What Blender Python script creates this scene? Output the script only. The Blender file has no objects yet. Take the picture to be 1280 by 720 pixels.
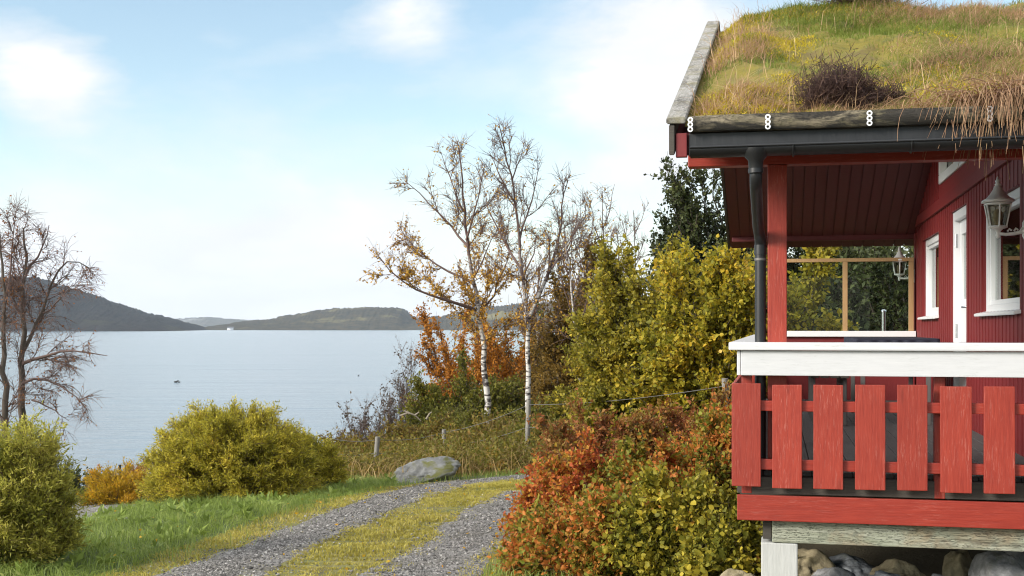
import bpy, bmesh, math, random
import numpy as np
from mathutils import Vector, Matrix
rad = math.radians
rng = np.random.default_rng(7)
random.seed(7)
scene = bpy.context.scene
COL = scene.collection
EYE = 6.6                      # camera height above the fjord
F = 1500.0                     # focal length in photo pixels (1280 wide)

# ------------------------------------------------------------------ helpers
def at(px, py, Y):
    return np.array([(px - 640) / F * Y, Y, EYE - (py - 409) / F * Y])

def tag(o, label=None, cat=None, group=None, kind=None):
    if label: o['label'] = label
    if cat: o['category'] = cat
    if group: o['group'] = group
    if kind: o['kind'] = kind
    return o

def empty(name, loc, rz=0.0):
    o = bpy.data.objects.new(name, None)
    o.empty_display_size = 0.2
    o.location = loc
    o.rotation_euler = (0, 0, rz)
    COL.objects.link(o)
    return o

def link(name, me, mat, parent=None):
    o = bpy.data.objects.new(name, me)
    if mat is not None:
        me.materials.append(mat)
    COL.objects.link(o)
    if parent is not None:
        o.parent = parent
    return o

class Buf:
    """collects numpy vertex / face blocks and turns them into one mesh"""
    def __init__(s):
        s.v = []; s.f = {3: [], 4: []}; s.n = 0
    def add(s, V, Fc):
        V = np.asarray(V, float).reshape(-1, 3)
        Fc = np.asarray(Fc, int)
        if len(V) == 0 or len(Fc) == 0: return
        s.v.append(V); s.f[Fc.shape[1]].append(Fc + s.n); s.n += len(V)
    def mesh(s, name, smooth=False, origin=None):
        me = bpy.data.meshes.new(name)
        V = np.concatenate(s.v)
        if origin is not None: V = V - np.asarray(origin, float)
        loops = []; starts = []; k = 0
        for w in (3, 4):
            if s.f[w]:
                A = np.concatenate(s.f[w])
                loops.append(A.ravel())
                starts.append(k + np.arange(len(A)) * w)
                k += A.size
        loops = np.concatenate(loops).astype(np.int32)
        starts = np.concatenate(starts).astype(np.int32)
        me.vertices.add(len(V)); me.vertices.foreach_set('co', V.astype(np.float32).ravel())
        me.loops.add(len(loops)); me.loops.foreach_set('vertex_index', loops)
        me.polygons.add(len(starts)); me.polygons.foreach_set('loop_start', starts)
        me.update(calc_edges=True)
        me.validate()
        if smooth:
            me.polygons.foreach_set('use_smooth', np.ones(len(me.polygons), bool))
        return me
    def build(s, name, mat, parent=None, smooth=False, origin=None):
        return link(name, s.mesh(name, smooth, origin), mat, parent)

def unit(a):
    return a / np.maximum(np.linalg.norm(a, axis=-1, keepdims=True), 1e-9)

def tube(buf, pts, radii, sides=6, cap=True):
    pts = np.asarray(pts, float); n = len(pts)
    radii = np.broadcast_to(np.asarray(radii, float), (n,))
    T = np.gradient(pts, axis=0); T = unit(T)
    ref = np.array([0, 0, 1.0]) if abs(T[:, 2]).mean() < 0.8 else np.array([1.0, 0, 0])
    S = unit(np.cross(T, ref)); U = np.cross(S, T)
    a = np.arange(sides) * 2 * np.pi / sides
    ring = pts[:, None, :] + radii[:, None, None] * (np.cos(a)[None, :, None] * S[:, None, :] + np.sin(a)[None, :, None] * U[:, None, :])
    i = np.arange(n - 1)[:, None] * sides; j = np.arange(sides)[None, :]; j2 = (j + 1) % sides
    Fq = np.stack([i + j, i + j2, i + sides + j2, i + sides + j], -1).reshape(-1, 4)
    buf.add(ring.reshape(-1, 3), Fq)
    if cap:
        for e in (0, n - 1):
            V = np.vstack([ring[e], pts[e][None]])
            Ft = np.stack([np.arange(sides), (np.arange(sides) + 1) % sides, np.full(sides, sides)], -1)
            buf.add(V, Ft if e else Ft[:, ::-1])

def sticks(buf, A, B, r0, r1):
    """many thin three-sided straight twigs at once"""
    A = np.asarray(A); B = np.asarray(B); N = len(A)
    T = unit(B - A); R = unit(np.cross(T, unit(rng.normal(size=(N, 3))))); Q = np.cross(T, R)
    V = []
    for P, r in ((A, r0), (B, r1)):
        for k in range(3):
            c, s_ = math.cos(k * 2.0944), math.sin(k * 2.0944)
            V.append(P + np.reshape(r, (-1, 1)) * (c * R + s_ * Q))
    V = np.stack(V, 1)
    b = np.arange(N)[:, None] * 6
    Fq = np.concatenate([b + np.array([[k, (k + 1) % 3, 3 + (k + 1) % 3, 3 + k]]) for k in range(3)])
    buf.add(V.reshape(-1, 3), Fq)

def leaves(buf, P, D, L, W, fold=0.12):
    P = np.asarray(P); N = len(P)
    D = unit(D); S = unit(np.cross(D, unit(rng.normal(size=(N, 3))))); Nn = np.cross(S, D)
    L = np.broadcast_to(L, (N,))[:, None]; W = np.broadcast_to(W, (N,))[:, None]
    m = P + D * L * 0.45
    V = np.stack([P, m + S * W * .5 + Nn * L * fold, P + D * L + Nn * L * .04, m - S * W * .5 + Nn * L * fold], 1)
    buf.add(V.reshape(-1, 3), np.arange(N * 4).reshape(N, 4))

def leaves6(buf, P, D, L, W, fold=.1):
    P = np.asarray(P); N = len(P)
    D = unit(D); S = unit(np.cross(D, unit(rng.normal(size=(N, 3))))); Nn = np.cross(S, D)
    L = np.broadcast_to(L, (N,))[:, None]; W = np.broadcast_to(W, (N,))[:, None]
    curl = rng.uniform(-.25, .3, (N, 1)); f = L * rng.uniform(0, fold * 2, (N, 1))
    a = P + D * L * .3; b = P + D * L * .7 - Nn * L * curl * .4
    V = np.stack([P, a + S * W * .5 + Nn * f, b + S * W * .38 + Nn * f, P + D * L - Nn * L * curl, b - S * W * .38 + Nn * f, a - S * W * .5 + Nn * f], 1)
    i = np.arange(N)[:, None] * 6
    buf.add(V.reshape(-1, 3), np.concatenate([i + np.array([[0, 1, 2, 3]]), i + np.array([[0, 3, 4, 5]])]))

def blades(buf, P, H, W, lean, droop=0.3):
    """grass blades: base pair, mid pair, tip"""
    N = len(P); az = rng.uniform(0, 2 * np.pi, N)
    S = np.stack([np.cos(az), np.sin(az), np.zeros(N)], 1)
    H = np.broadcast_to(H, (N,))[:, None]; W = np.broadcast_to(W, (N,))[:, None]
    up = np.array([0, 0, 1.0])
    lean = np.asarray(lean)
    mid = P + up * H * .55 + lean * H * .35
    tip = P + up * H * (1 - droop * .5) + lean * H * (1 + droop)
    V = np.stack([P - S * W * .5, P + S * W * .5, mid + S * W * .4, mid - S * W * .4, tip], 1)
    b = np.arange(N)[:, None] * 5
    base = buf.n
    buf.v.append(V.reshape(-1, 3)); buf.n += N * 5
    buf.f[4].append(base + b + np.array([[0, 1, 2, 3]])); buf.f[3].append(base + b + np.array([[3, 2, 4]]))

def hsh(i, j, s):
    h = np.sin(i * 127.1 + j * 311.7 + s * 74.7) * 43758.5453
    return h - np.floor(h)
def vnoise(x, y, s=0):
    xi = np.floor(x); yi = np.floor(y); fx = x - xi; fy = y - yi
    fx = fx * fx * (3 - 2 * fx); fy = fy * fy * (3 - 2 * fy)
    a = hsh(xi, yi, s); b = hsh(xi + 1, yi, s); c = hsh(xi, yi + 1, s); d = hsh(xi + 1, yi + 1, s)
    return (a + (b - a) * fx) * (1 - fy) + (c + (d - c) * fx) * fy
def fbm(x, y, s=0, o=4):
    t = 0; a = .5
    for k in range(o):
        t = t + a * (vnoise(x, y, s + k) - .5); x = x * 2.03; y = y * 2.03; a *= .5
    return t
def sstep(a, b, x):
    t = np.clip((x - a) / (b - a), 0, 1); return t * t * (3 - 2 * t)
def pdist(X, Y, poly):
    """distance to a polyline"""
    best = np.full(np.shape(X), 1e9)
    for (x0, y0), (x1, y1) in zip(poly[:-1], poly[1:]):
        dx, dy = x1 - x0, y1 - y0
        t = np.clip(((X - x0) * dx + (Y - y0) * dy) / (dx * dx + dy * dy), 0, 1)
        best = np.minimum(best, np.hypot(X - x0 - t * dx, Y - y0 - t * dy))
    return best
def inside(X, Y, poly):
    r = np.zeros(np.shape(X), bool); n = len(poly)
    for k in range(n):
        x0, y0 = poly[k]; x1, y1 = poly[(k + 1) % n]
        c = ((y0 > Y) != (y1 > Y)) & (X < (x1 - x0) * (Y - y0) / ((y1 - y0) if y1 != y0 else 1e-9) + x0)
        r ^= c
    return r

# ------------------------------------------------------------------ materials
class NT:
    def __init__(s, m):
        s.t = m.node_tree; s.n = s.t.nodes; s.l = s.t.links
    def node(s, typ, **kw):
        n = s.n.new(typ)
        ins = kw.pop('ins', {})
        for k, v in kw.items(): setattr(n, k, v)
        for k, v in ins.items():
            if hasattr(v, 'is_output'): s.l.new(v, n.inputs[k])
            else: n.inputs[k].default_value = v
        return n
    def ramp(s, fac, stops, interp='LINEAR'):
        n = s.node('ShaderNodeValToRGB'); cr = n.color_ramp; cr.interpolation = interp
        while len(cr.elements) < len(stops): cr.elements.new(.5)
        for e, (p, c) in zip(cr.elements, stops):
            e.position = p; e.color = (*c, 1) if len(c) == 3 else c
        s.l.new(fac, n.inputs[0]); return n.outputs[0]
    def noise(s, vec, scale, detail=4, rough=.55, dist=0):
        n = s.node('ShaderNodeTexNoise', ins={'Scale': scale, 'Detail': detail, 'Roughness': rough, 'Distortion': dist})
        if vec is not None: s.l.new(vec, n.inputs['Vector'])
        return n.outputs[0]
    def mapping(s, vec, scale=(1, 1, 1), rot=(0, 0, 0), loc=(0, 0, 0)):
        return s.node('ShaderNodeMapping', ins={'Vector': vec, 'Scale': scale, 'Rotation': rot, 'Location': loc}).outputs[0]
    def math(s, op, a, b=0.0, clamp=False):
        return s.node('ShaderNodeMath', operation=op, use_clamp=clamp, ins={0: a, 1: b}).outputs[0]
    def mix(s, fac, a, b, blend='MIX'):
        n = s.node('ShaderNodeMix', data_type='RGBA', blend_type=blend)
        for k, v in ((0, fac), (6, a), (7, b)):
            if hasattr(v, 'is_output'): s.l.new(v, n.inputs[k])
            else: n.inputs[k].default_value = v if k == 0 else ((*v, 1) if len(v) == 3 else v)
        return n.outputs[2]
    def bump(s, h, strength=.3, dist=.01):
        return s.node('ShaderNodeBump', ins={'Height': h, 'Strength': strength, 'Distance': dist}).outputs[0]

def newmat(name):
    m = bpy.data.materials.new(name); m.use_nodes = True
    t = NT(m); t.n.clear()
    out = t.node('ShaderNodeOutputMaterial')
    b = t.node('ShaderNodeBsdfPrincipled')
    t.l.new(b.outputs[0], out.inputs[0])
    return m, t, b, out

def paint(name, col, col2, wear=None, wear_amt=0.0, rough=.55, grain=(1, 1, 1), bump=.25, scale=9):
    """painted / weathered wood: long grain streaks, slow tint change, worn patches"""
    m, t, b, out = newmat(name)
    tc = t.node('ShaderNodeTexCoord').outputs['Object']
    g = t.mapping(tc, grain)
    n1 = t.noise(g, scale, 6, .6, .4); n2 = t.noise(tc, 2.3, 3)
    c = t.mix(t.ramp(n1, [(.3, (0, 0, 0)), (.7, (1, 1, 1))]), col, col2)
    c = t.mix(t.math('MULTIPLY', n2, .35), c, tuple(x * .7 for x in col))
    if wear:
        n3 = t.noise(g, scale * 1.7, 8, .7, 1.0); n4 = t.noise(tc, 4.1, 2)
        w = t.math('MULTIPLY', t.ramp(n3, [(.54, (0, 0, 0)), (.64, (1, 1, 1))]), t.ramp(n4, [(.4, (0, 0, 0)), (.6, (1, 1, 1))]))
        c = t.mix(t.math('MULTIPLY', w, wear_amt), c, wear)
    oi = t.node('ShaderNodeObjectInfo').outputs['Random']
    c = t.mix(t.math('MULTIPLY', oi, .28), c, tuple(x * .5 for x in col))
    kv = t.node('ShaderNodeTexVoronoi', ins={'Vector': t.mapping(tc, tuple(min(max(x, .8), 4.5) * .9 for x in grain)), 'Scale': 1.6})
    kn = t.ramp(kv.outputs['Distance'], [(.05, (1, 1, 1)), (.085, (0, 0, 0))])
    c = t.mix(t.math('MULTIPLY', kn, .4), c, tuple(x * .45 for x in col))
    t.l.new(c, b.inputs['Base Color'])
    b.inputs['Roughness'].default_value = rough
    t.l.new(t.bump(n1, bump, .004), b.inputs['Normal'])
    return m

def leafmat(name, stops, nscale=1.2, trans=.4, mixn=.5, rough=.6, gain=1.25):
    m, t, b, out = newmat(name)
    geo = t.node('ShaderNodeNewGeometry')
    tc = t.node('ShaderNodeTexCoord').outputs['Object']
    nz = t.noise(tc, nscale, 3, .6)
    nz = t.ramp(nz, [(.3, (0, 0, 0)), (.7, (1, 1, 1))])
    fac = t.math('ADD', t.math('MULTIPLY', geo.outputs['Random Per Island'], 1 - mixn), t.math('MULTIPLY', nz, mixn))
    c = t.ramp(fac, [(p_, tuple(min(x * gain, .75) for x in c_)) for p_, c_ in stops])
    t.l.new(c, b.inputs['Base Color']); b.inputs['Roughness'].default_value = rough
    b.inputs['Specular IOR Level'].default_value = .25
    tr = t.node('ShaderNodeBsdfTranslucent'); t.l.new(c, tr.inputs[0])
    mx = t.node('ShaderNodeMixShader', ins={0: trans}); t.l.new(b.outputs[0], mx.inputs[1]); t.l.new(tr.outputs[0], mx.inputs[2])
    t.l.new(mx.outputs[0], out.inputs[0])
    return m

def plain(name, col, rough=.5, metal=0.0, var=.25, scale=6, bump=0):
    m, t, b, out = newmat(name)
    tc = t.node('ShaderNodeTexCoord').outputs['Object']
    n = t.noise(tc, scale, 5)
    c = t.mix(t.math('MULTIPLY', n, var * 2), col, tuple(x * .45 for x in col))
    t.l.new(c, b.inputs['Base Color']); b.inputs['Roughness'].default_value = rough; b.inputs['Metallic'].default_value = metal
    if bump: t.l.new(t.bump(n, bump, .01), b.inputs['Normal'])
    return m

def glass(name, refl=1.0, tint=(.9, .95, .93)):
    m, t, b, out = newmat(name)
    tr = t.node('ShaderNodeBsdfTransparent', ins={0: (*tint, 1)}); gl = t.node('ShaderNodeBsdfGlossy', ins={'Roughness': .02})
    fr = t.node('ShaderNodeFresnel', ins={'IOR': 1.5}).outputs[0]
    mx = t.node('ShaderNodeMixShader', ins={0: t.math('MULTIPLY', fr, refl, True)})
    t.l.new(tr.outputs[0], mx.inputs[1]); t.l.new(gl.outputs[0], mx.inputs[2]); t.l.new(mx.outputs[0], out.inputs[0])
    return m

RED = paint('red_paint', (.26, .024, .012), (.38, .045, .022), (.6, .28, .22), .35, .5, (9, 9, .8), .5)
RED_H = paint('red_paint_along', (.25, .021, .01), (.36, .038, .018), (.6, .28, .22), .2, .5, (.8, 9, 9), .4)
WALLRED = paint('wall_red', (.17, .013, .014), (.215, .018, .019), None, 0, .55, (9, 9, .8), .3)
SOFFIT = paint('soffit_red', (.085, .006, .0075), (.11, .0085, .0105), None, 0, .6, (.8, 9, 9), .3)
WHITE = paint('white_paint', (.7, .7, .7), (.62, .62, .625), (.42, .42, .39), .5, .5, (.8, 9, 9), .12)
WHITEV = plain('white_gloss', (.78, .79, .8), .35, 0, .06)
GREYWOOD = paint('silver_wood', (.24, .23, .2), (.42, .4, .37), (.07, .06, .035), .9, .85, (9, .7, 9), .9)
LOGWOOD = paint('log_wood', (.1, .085, .055), (.24, .2, .13), (.015, .013, .011), 1.0, .85, (.8, 8, 8), .9, 7)
GREENWOOD = paint('green_wood', (.24, .25, .18), (.38, .385, .3), (.08, .075, .045), 1.0, .8, (.7, 9, 9), .7, 6)
DECKWOOD = paint('deck_wood', (.085, .082, .08), (.13, .126, .12), (.05, .045, .04), .6, .75, (9, .7, 9), .5)
DARKWOOD = paint('dark_wood', (.05, .042, .034), (.08, .07, .055), None, 0, .8, (1, 9, 9), .5)
TANWOOD = paint('tan_wood', (.4, .24, .1), (.5, .32, .16), None, 0, .6, (9, 9, .9), .3)
def weathered(name, a, b_, c_, grain, sc, stain, lo=.44, hi=.6):
    m, t, b, out = newmat(name)
    tc = t.node('ShaderNodeTexCoord').outputs['Object']; g = t.mapping(tc, grain)
    n1 = t.noise(g, sc, 7, .7, .6); n2 = t.noise(t.mapping(tc, tuple(x ** .5 for x in grain)), sc * .42, 6, .7, .8); n3 = t.noise(tc, 3.1, 5, .65)
    c = t.mix(t.ramp(n1, [(.35, (0, 0, 0)), (.65, (1, 1, 1))]), a, b_)
    c = t.mix(t.math('MULTIPLY', t.ramp(n3, [(.5, (0, 0, 0)), (.66, (1, 1, 1))]), .75), c, c_)
    c = t.mix(t.ramp(n2, [(lo, (0, 0, 0)), (hi, (.92, .92, .92))]), c, stain)
    cr = t.ramp(t.noise(g, sc * 2.3, 4, .6, 1.5), [(.485, (0, 0, 0)), (.5, (1, 1, 1)), (.515, (0, 0, 0))])
    c = t.mix(t.math('MULTIPLY', cr, .7), c, tuple(x * .4 for x in stain))
    t.l.new(c, b.inputs['Base Color']); b.inputs['Roughness'].default_value = .88
    t.l.new(t.bump(t.math('SUBTRACT', n1, cr), .9, .006), b.inputs['Normal'])
    return m
GREYWOOD = weathered('silver_board', (.2, .19, .165), (.42, .4, .37), (.2, .17, .05), (9, .8, 9), 7, (.06, .055, .045), .5, .68)
LOGWOOD = weathered('eave_log', (.13, .11, .07), (.26, .215, .145), (.11, .1, .04), (.7, 7, 7), 6, (.016, .014, .012), .44, .56)
GREENWOOD = weathered('beam_wood', (.23, .245, .17), (.38, .385, .3), (.3, .22, .13), (.6, 8, 8), 5, (.05, .039, .025), .54, .68)
CONCRETE = weathered('pillar_wood', (.38, .38, .34), (.56, .56, .52), (.3, .31, .2), (7, 7, .7), 5, (.13, .13, .1), .55, .7)
BLACK = plain('black_plastic', (.012, .0125, .014), .45, 0, .3, 5)
MEMBRANE = paint('membrane', (.014, .015, .017), (.028, .029, .032), None, 0, .5, (9, 9, .6), .4, 5)
CONCRETE = paint('pillar_grey', (.45, .45, .42), (.58, .58, .55), (.22, .23, .18), .7, .85, (7, 7, .8), .6)
LAMPWHITE = plain('lamp_white', (.88, .88, .88), .4, 0, .08, 30)
STEEL = plain('steel', (.6, .61, .63), .25, .9, .1)
NAVY = plain('navy_cloth', (.012, .013, .03), .8)
CURTAIN = plain('curtain', (.75, .75, .73), .8, 0, .1)
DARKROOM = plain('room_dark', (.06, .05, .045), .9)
GLASS = glass('window_glass', 1.25)
SCREENGLASS = glass('screen_glass', .2, (.86, .9, .88))
LAMPGLASS = glass('lamp_glass', .9, (.6, .57, .5))
BULB = plain('bulb', (.6, .52, .38), .5)
WIRE = plain('wire', (.18, .17, .16), .6, .5)
STAKE = paint('stake_wood', (.2, .19, .165), (.3, .28, .25), (.12, .11, .09), .7, .85, (9, 9, .8), .6)
DARKSTAKE = plain('dark_stake', (.035, .03, .028), .9)
BARK = plain('brown_bark', (.11, .085, .065), .9, 0, .4, 8, .5)
TWIG = plain('twig', (.15, .095, .08), .85, 0, .3, 12)
STEM = plain('stem', (.13, .09, .05), .85, 0, .3, 12)
DUCK = plain('duck_plumage', (.02, .018, .016), .7)

def birch_bark():
    m, t, b, out = newmat('birch_bark')
    tc = t.node('ShaderNodeTexCoord').outputs['Object']
    band = t.noise(t.mapping(tc, (2.5, 2.5, 11)), 1.6, 5, .65)
    blot = t.noise(t.mapping(tc, (1, 1, .8)), 4.5, 3)
    d = t.math('ADD', t.ramp(band, [(.5, (0, 0, 0)), (.57, (1, 1, 1))]), t.ramp(blot, [(.57, (0, 0, 0)), (.64, (1, 1, 1))]), True)
    zz = t.node('ShaderNodeSeparateXYZ', ins={0: tc}).outputs[2]
    up = t.math('ADD', t.math('MULTIPLY', t.math('SUBTRACT', zz, 3.2), .5), t.math('MULTIPLY', t.math('SUBTRACT', blot, .5), 2.0), True)
    c = t.mix(d, (.52, .49, .45), (.05, .04, .036)); c = t.mix(up, c, (.085, .05, .042))
    t.l.new(c, b.inputs['Base Color']); b.inputs['Roughness'].default_value = .75
    return m
BIRCH = birch_bark()

def rockmat(name, a, b_, lichen, amt=.5, sc=5):
    m, t, b, out = newmat(name)
    tc = t.node('ShaderNodeTexCoord').outputs['Object']
    n = t.noise(tc, sc, 8, .65); n2 = t.noise(tc, sc * 3.1, 6, .7); n3 = t.noise(tc, sc * .7, 4, .6, .5)
    c = t.mix(t.ramp(n, [(.35, (0, 0, 0)), (.65, (1, 1, 1))]), a, b_)
    c = t.mix(t.math('MULTIPLY', t.ramp(n2, [(.45, (0, 0, 0)), (.7, (1, 1, 1))]), .5), c, tuple(min(x * 1.8, .8) for x in b_))
    nz = t.node('ShaderNodeSeparateXYZ', ins={0: t.node('ShaderNodeNewGeometry').outputs['Normal']}).outputs[2]
    mo = t.math('MULTIPLY', t.ramp(n3, [(.5, (0, 0, 0)), (.58, (1, 1, 1))]), amt)
    mo = t.math('MULTIPLY', mo, t.ramp(nz, [(.2, (.2, .2, .2)), (.7, (1, 1, 1))]))
    c = t.mix(mo, c, lichen)
    t.l.new(c, b.inputs['Base Color']); b.inputs['Roughness'].default_value = .85
    t.l.new(t.bump(n2, .6, .02), b.inputs['Normal'])
    return m
ROCKS = [rockmat('rock_grey', (.13, .13, .13), (.27, .27, .27), (.1, .09, .03), .4),
         rockmat('rock_tan', (.19, .155, .09), (.31, .26, .16), (.12, .1, .03), .4),
         rockmat('rock_blue', (.1, .11, .12), (.2, .215, .23), (.09, .09, .03), .3)]
BOULDER = rockmat('boulder_rock', (.055, .055, .053), (.15, .15, .143), (.075, .075, .012), 1.0, 2.6)

# ------------------------------------------------------------------ terrain
SHORE = [(-90, -80), (-62, 10), (-40, 30), (-25, 40), (-18, 46), (-10, 60), (-5, 80), (3, 120), (30, 200), (120, 400), (260, 700)]
LAND = SHORE + [(900, 700), (900, -80)]
def ground(X, Y):
    X = np.asarray(X, float); Y = np.asarray(Y, float)
    d = pdist(X, Y, SHORE); ins = inside(X, Y, LAND)
    z = np.interp(d, [0, 4, 15, 22, 28, 34, 45, 300], [0, .9, 2.1, 2.85, 3.85, 4.45, 4.95, 5.2])
    z = z + np.clip(X - 9, 0, 200) * .16 * sstep(9, 16, X)
    z = z + fbm(X * .5, Y * .5, 3) * .12 * sstep(0, 6, d) + fbm(X * 2.2, Y * 2.2, 5, 3) * .035 * sstep(0, 6, d)
    zz = np.where(ins, z, -np.minimum(d * .12, 5) - .05)
    return zz
def g1(x, y): return float(ground(np.array([x]), np.array([y]))[0])
def gp(px, py):
    """where the sight line through a photo pixel meets the ground"""
    Y = np.arange(3, 120, .02); X = (px - 640) / F * Y; Z = EYE - (py - 409) / F * Y
    k = np.argmax(Z <= ground(X, Y))
    return np.array([X[k], Y[k]])
def on(px, Y, dz=0.0):
    x = (px - 640) / F * Y
    return np.array([x, Y, g1(x, Y) + dz])

def curve(pts, step=.06):
    P = np.array(pts, float)
    s = np.concatenate([[0], np.cumsum(np.hypot(*np.diff(P, axis=0).T))])
    t = np.arange(0, s[-1], step)
    Q = np.stack([np.interp(t, s, P[:, k]) for k in (0, 1)], 1)
    k = np.ones(15) / 15
    for _ in range(2):
        pad = np.vstack([np.repeat(Q[:1], 7, 0), Q, np.repeat(Q[-1:], 7, 0)])
        Q = np.stack([np.convolve(pad[:, i], k, 'valid') for i in (0, 1)], 1)
    return Q
WL = [gp(265, 720), gp(385, 667), gp(459, 636), gp(512, 617), gp(565, 605), gp(640, 597)]
d_ = WL[0] - WL[1]; WL = [WL[0] + d_ * 2.2] + WL
WL.append(WL[-1] + np.array([2.2, .4])); WL.append(WL[-1] + np.array([5, -.4]))
WR = [gp(520, 720), gp(570, 683), gp(612, 648), gp(640, 628), gp(668, 614)]
d_ = WR[0] - WR[1]; WR = [WR[0] + d_ * 2.2] + WR
WR.append(WR[-1] + np.array([1.5, .5])); WR.append(WR[-1] + np.array([5, -.4]))
WLc = curve(WL); WRc = curve(WR)
WLp = [tuple(p) for p in WLc[::6]]; WRp = [tuple(p) for p in WRc[::6]]
def hw(x, y, s): return .42 + fbm(x * 1.5, y * 1.5, s, 3) * .26 + .2 * sstep(11.5, 8, y)

# ground sheet: dense near the camera, coarse to the horizon
xs = np.unique(np.concatenate([np.linspace(-9000, -300, 24), np.linspace(-300, -40, 40), np.linspace(-40, -9, 90), np.linspace(-9, 6, 210), np.linspace(6, 30, 60), np.linspace(30, 300, 30), np.linspace(300, 9000, 24)]))
ys = np.unique(np.concatenate([np.linspace(-400, -8, 20), np.linspace(-8, 5, 40), np.linspace(5, 22, 230), np.linspace(22, 60, 140), np.linspace(60, 300, 60), np.linspace(300, 1000, 20), np.linspace(1000, 7100, 20)]))
GX, GY = np.meshgrid(xs, ys)
GZ = ground(GX, GY)
gb = Buf()
nx, ny = len(xs), len(ys)
ii, jj = np.meshgrid(np.arange(nx - 1), np.arange(ny - 1))
q = (jj * nx + ii).ravel()
gb.add(np.stack([GX, GY, GZ], -1).reshape(-1, 3), np.stack([q, q + 1, q + nx + 1, q + nx], 1))
def ground_mat():
    m, t, b, out = newmat('ground_soil')
    tc = t.node('ShaderNodeTexCoord').outputs['Object']
    at_ = t.node('ShaderNodeAttribute', attribute_name='cover')
    n = t.noise(tc, 3.0, 6, .65); n2 = t.noise(tc, 25, 4, .7); n3 = t.noise(tc, .7, 3)
    soil = t.mix(n2, (.045, .035, .02), (.1, .085, .045))
    grass = t.mix(n2, (.035, .06, .012), (.09, .12, .03))
    moss = t.mix(t.ramp(n2, [(.3, (0, 0, 0)), (.7, (1, 1, 1))]), (.12, .105, .022), (.23, .2, .05))
    moss = t.mix(t.ramp(n, [(.45, (0, 0, 0)), (.65, (1, 1, 1))]), moss, (.1, .11, .03))
    sp = t.node('ShaderNodeSeparateColor', ins={0: at_.outputs['Color']})
    c = t.mix(sp.outputs[0], soil, grass); c = t.mix(sp.outputs[1], c, moss)
    t.l.new(c, b.inputs['Base Color']); b.inputs['Roughness'].default_value = .95
    t.l.new(t.bump(n2, .7, .03), b.inputs['Normal'])
    return m
gme = gb.mesh('ground', True)
dW = np.minimum(pdist(GX, GY, WLp), pdist(GX, GY, WRp))
VERGE = [tuple(gp(*p)) for p in ((120, 745), (300, 690), (428, 640), (480, 616), (502, 603), (520, 592), (440, 586), (330, 604), (200, 622), (95, 655), (-60, 700), (-160, 745))]
gr = np.clip(1 - pdist(GX, GY, VERGE + [VERGE[0]]) / .6, 0, 1); gr[inside(GX, GY, VERGE)] = 1
gr = np.maximum(gr, sstep(2.4, 1.2, dW) * (GY > 14) * .9)
gr = np.maximum(gr, .65 * sstep(2.0, 6, pdist(GX, GY, SHORE)) * (GX < -3) * (GY < 60))
mo = sstep(.95, .7, dW + fbm(GX * 2, GY * 2, 9, 3) * .5)
ca = gme.attributes.new('cover', 'FLOAT_COLOR', 'POINT')
cc = np.ones((nx * ny, 4), np.float32); cc[:, 0] = gr.ravel(); cc[:, 1] = mo.ravel(); cc[:, 2] = 0
ca.data.foreach_set('color', cc.ravel())
o = link('ground', gme, ground_mat()); tag(o, 'sloping ground falling from the cabin to the fjord', 'ground', kind='structure')

def gravel_mat():
    m, t, b, out = newmat('gravel')
    tc = t.node('ShaderNodeTexCoord').outputs['Object']
    v = t.node('ShaderNodeTexVoronoi', ins={'Vector': tc, 'Scale': 55.0, 'Randomness': 1.0})
    n = t.noise(tc, 2.0, 4, .6)
    c = t.mix(t.node('ShaderNodeSeparateColor', ins={0: v.outputs['Color']}).outputs[0], (.055, .052, .048), (.28, .265, .246))
    c = t.mix(t.ramp(n, [(.45, (0, 0, 0)), (.68, (.75, .75, .75))]), c, (.085, .075, .05))
    t.l.new(c, b.inputs['Base Color']); b.inputs['Roughness'].default_value = .9
    t.l.new(t.bump(v.outputs['Distance'], .9, -.015), b.inputs['Normal'])
    return m
GRAVEL = gravel_mat()
def ribbon(buf, C, seed, wscale=1.0, lift=.012):
    T = unit(np.gradient(C, axis=0)); Nn = np.stack([T[:, 1], -T[:, 0]], 1)
    wl = hw(C[:, 0] - 7, C[:, 1], seed) * wscale + fbm(C[:, 0] * 9, C[:, 1] * 9, seed, 2) * .12
    wr = hw(C[:, 0] + 7, C[:, 1], seed + 4) * wscale + fbm(C[:, 0] * 9, C[:, 1] * 9, seed + 8, 2) * .12
    K = 13; rows = []
    for k in range(K):
        a = k / (K - 1) * 2 - 1
        P = C + Nn * (np.where(a < 0, a * wl, a * wr))[:, None]
        lz = lift * (1 if abs(a) < .9 else -1.0)
        rows.append(np.column_stack([P, ground(P[:, 0], P[:, 1]) + lz]))
    V = np.stack(rows, 1); n = len(C)
    i, j = np.meshgrid(np.arange(n - 1), np.arange(K - 1), indexing='ij'); q = (i * K + j).ravel()
    buf.add(V.reshape(-1, 3), np.stack([q, q + 1, q + K + 1, q + K], 1))
b_ = Buf(); ribbon(b_, WLc, 11); o = b_.build('gravel_track', GRAVEL, smooth=True)
tag(o, 'gravel wheel track nearer the grass verge and water', 'track', kind='structure')
b_ = Buf(); ribbon(b_, WRc, 31); o = b_.build('gravel_track', GRAVEL, smooth=True)
tag(o, 'gravel wheel track nearer the red-leaved shrubs', 'track', kind='structure')
PATH = curve([gp(20, 650), gp(75, 640), gp(110, 632)] , .06)
e_ = PATH[-1] - PATH[0]; PATH = curve([PATH[0] - e_ * 2, PATH[0], PATH[-1], PATH[-1] + e_ * 1.2])
b_ = Buf(); ribbon(b_, PATH, 51, 3.6, .03); o = b_.build('gravel_path', GRAVEL, smooth=True)
tag(o, 'patch of grey gravel path below the verge by the shore', 'path', kind='structure')

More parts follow.
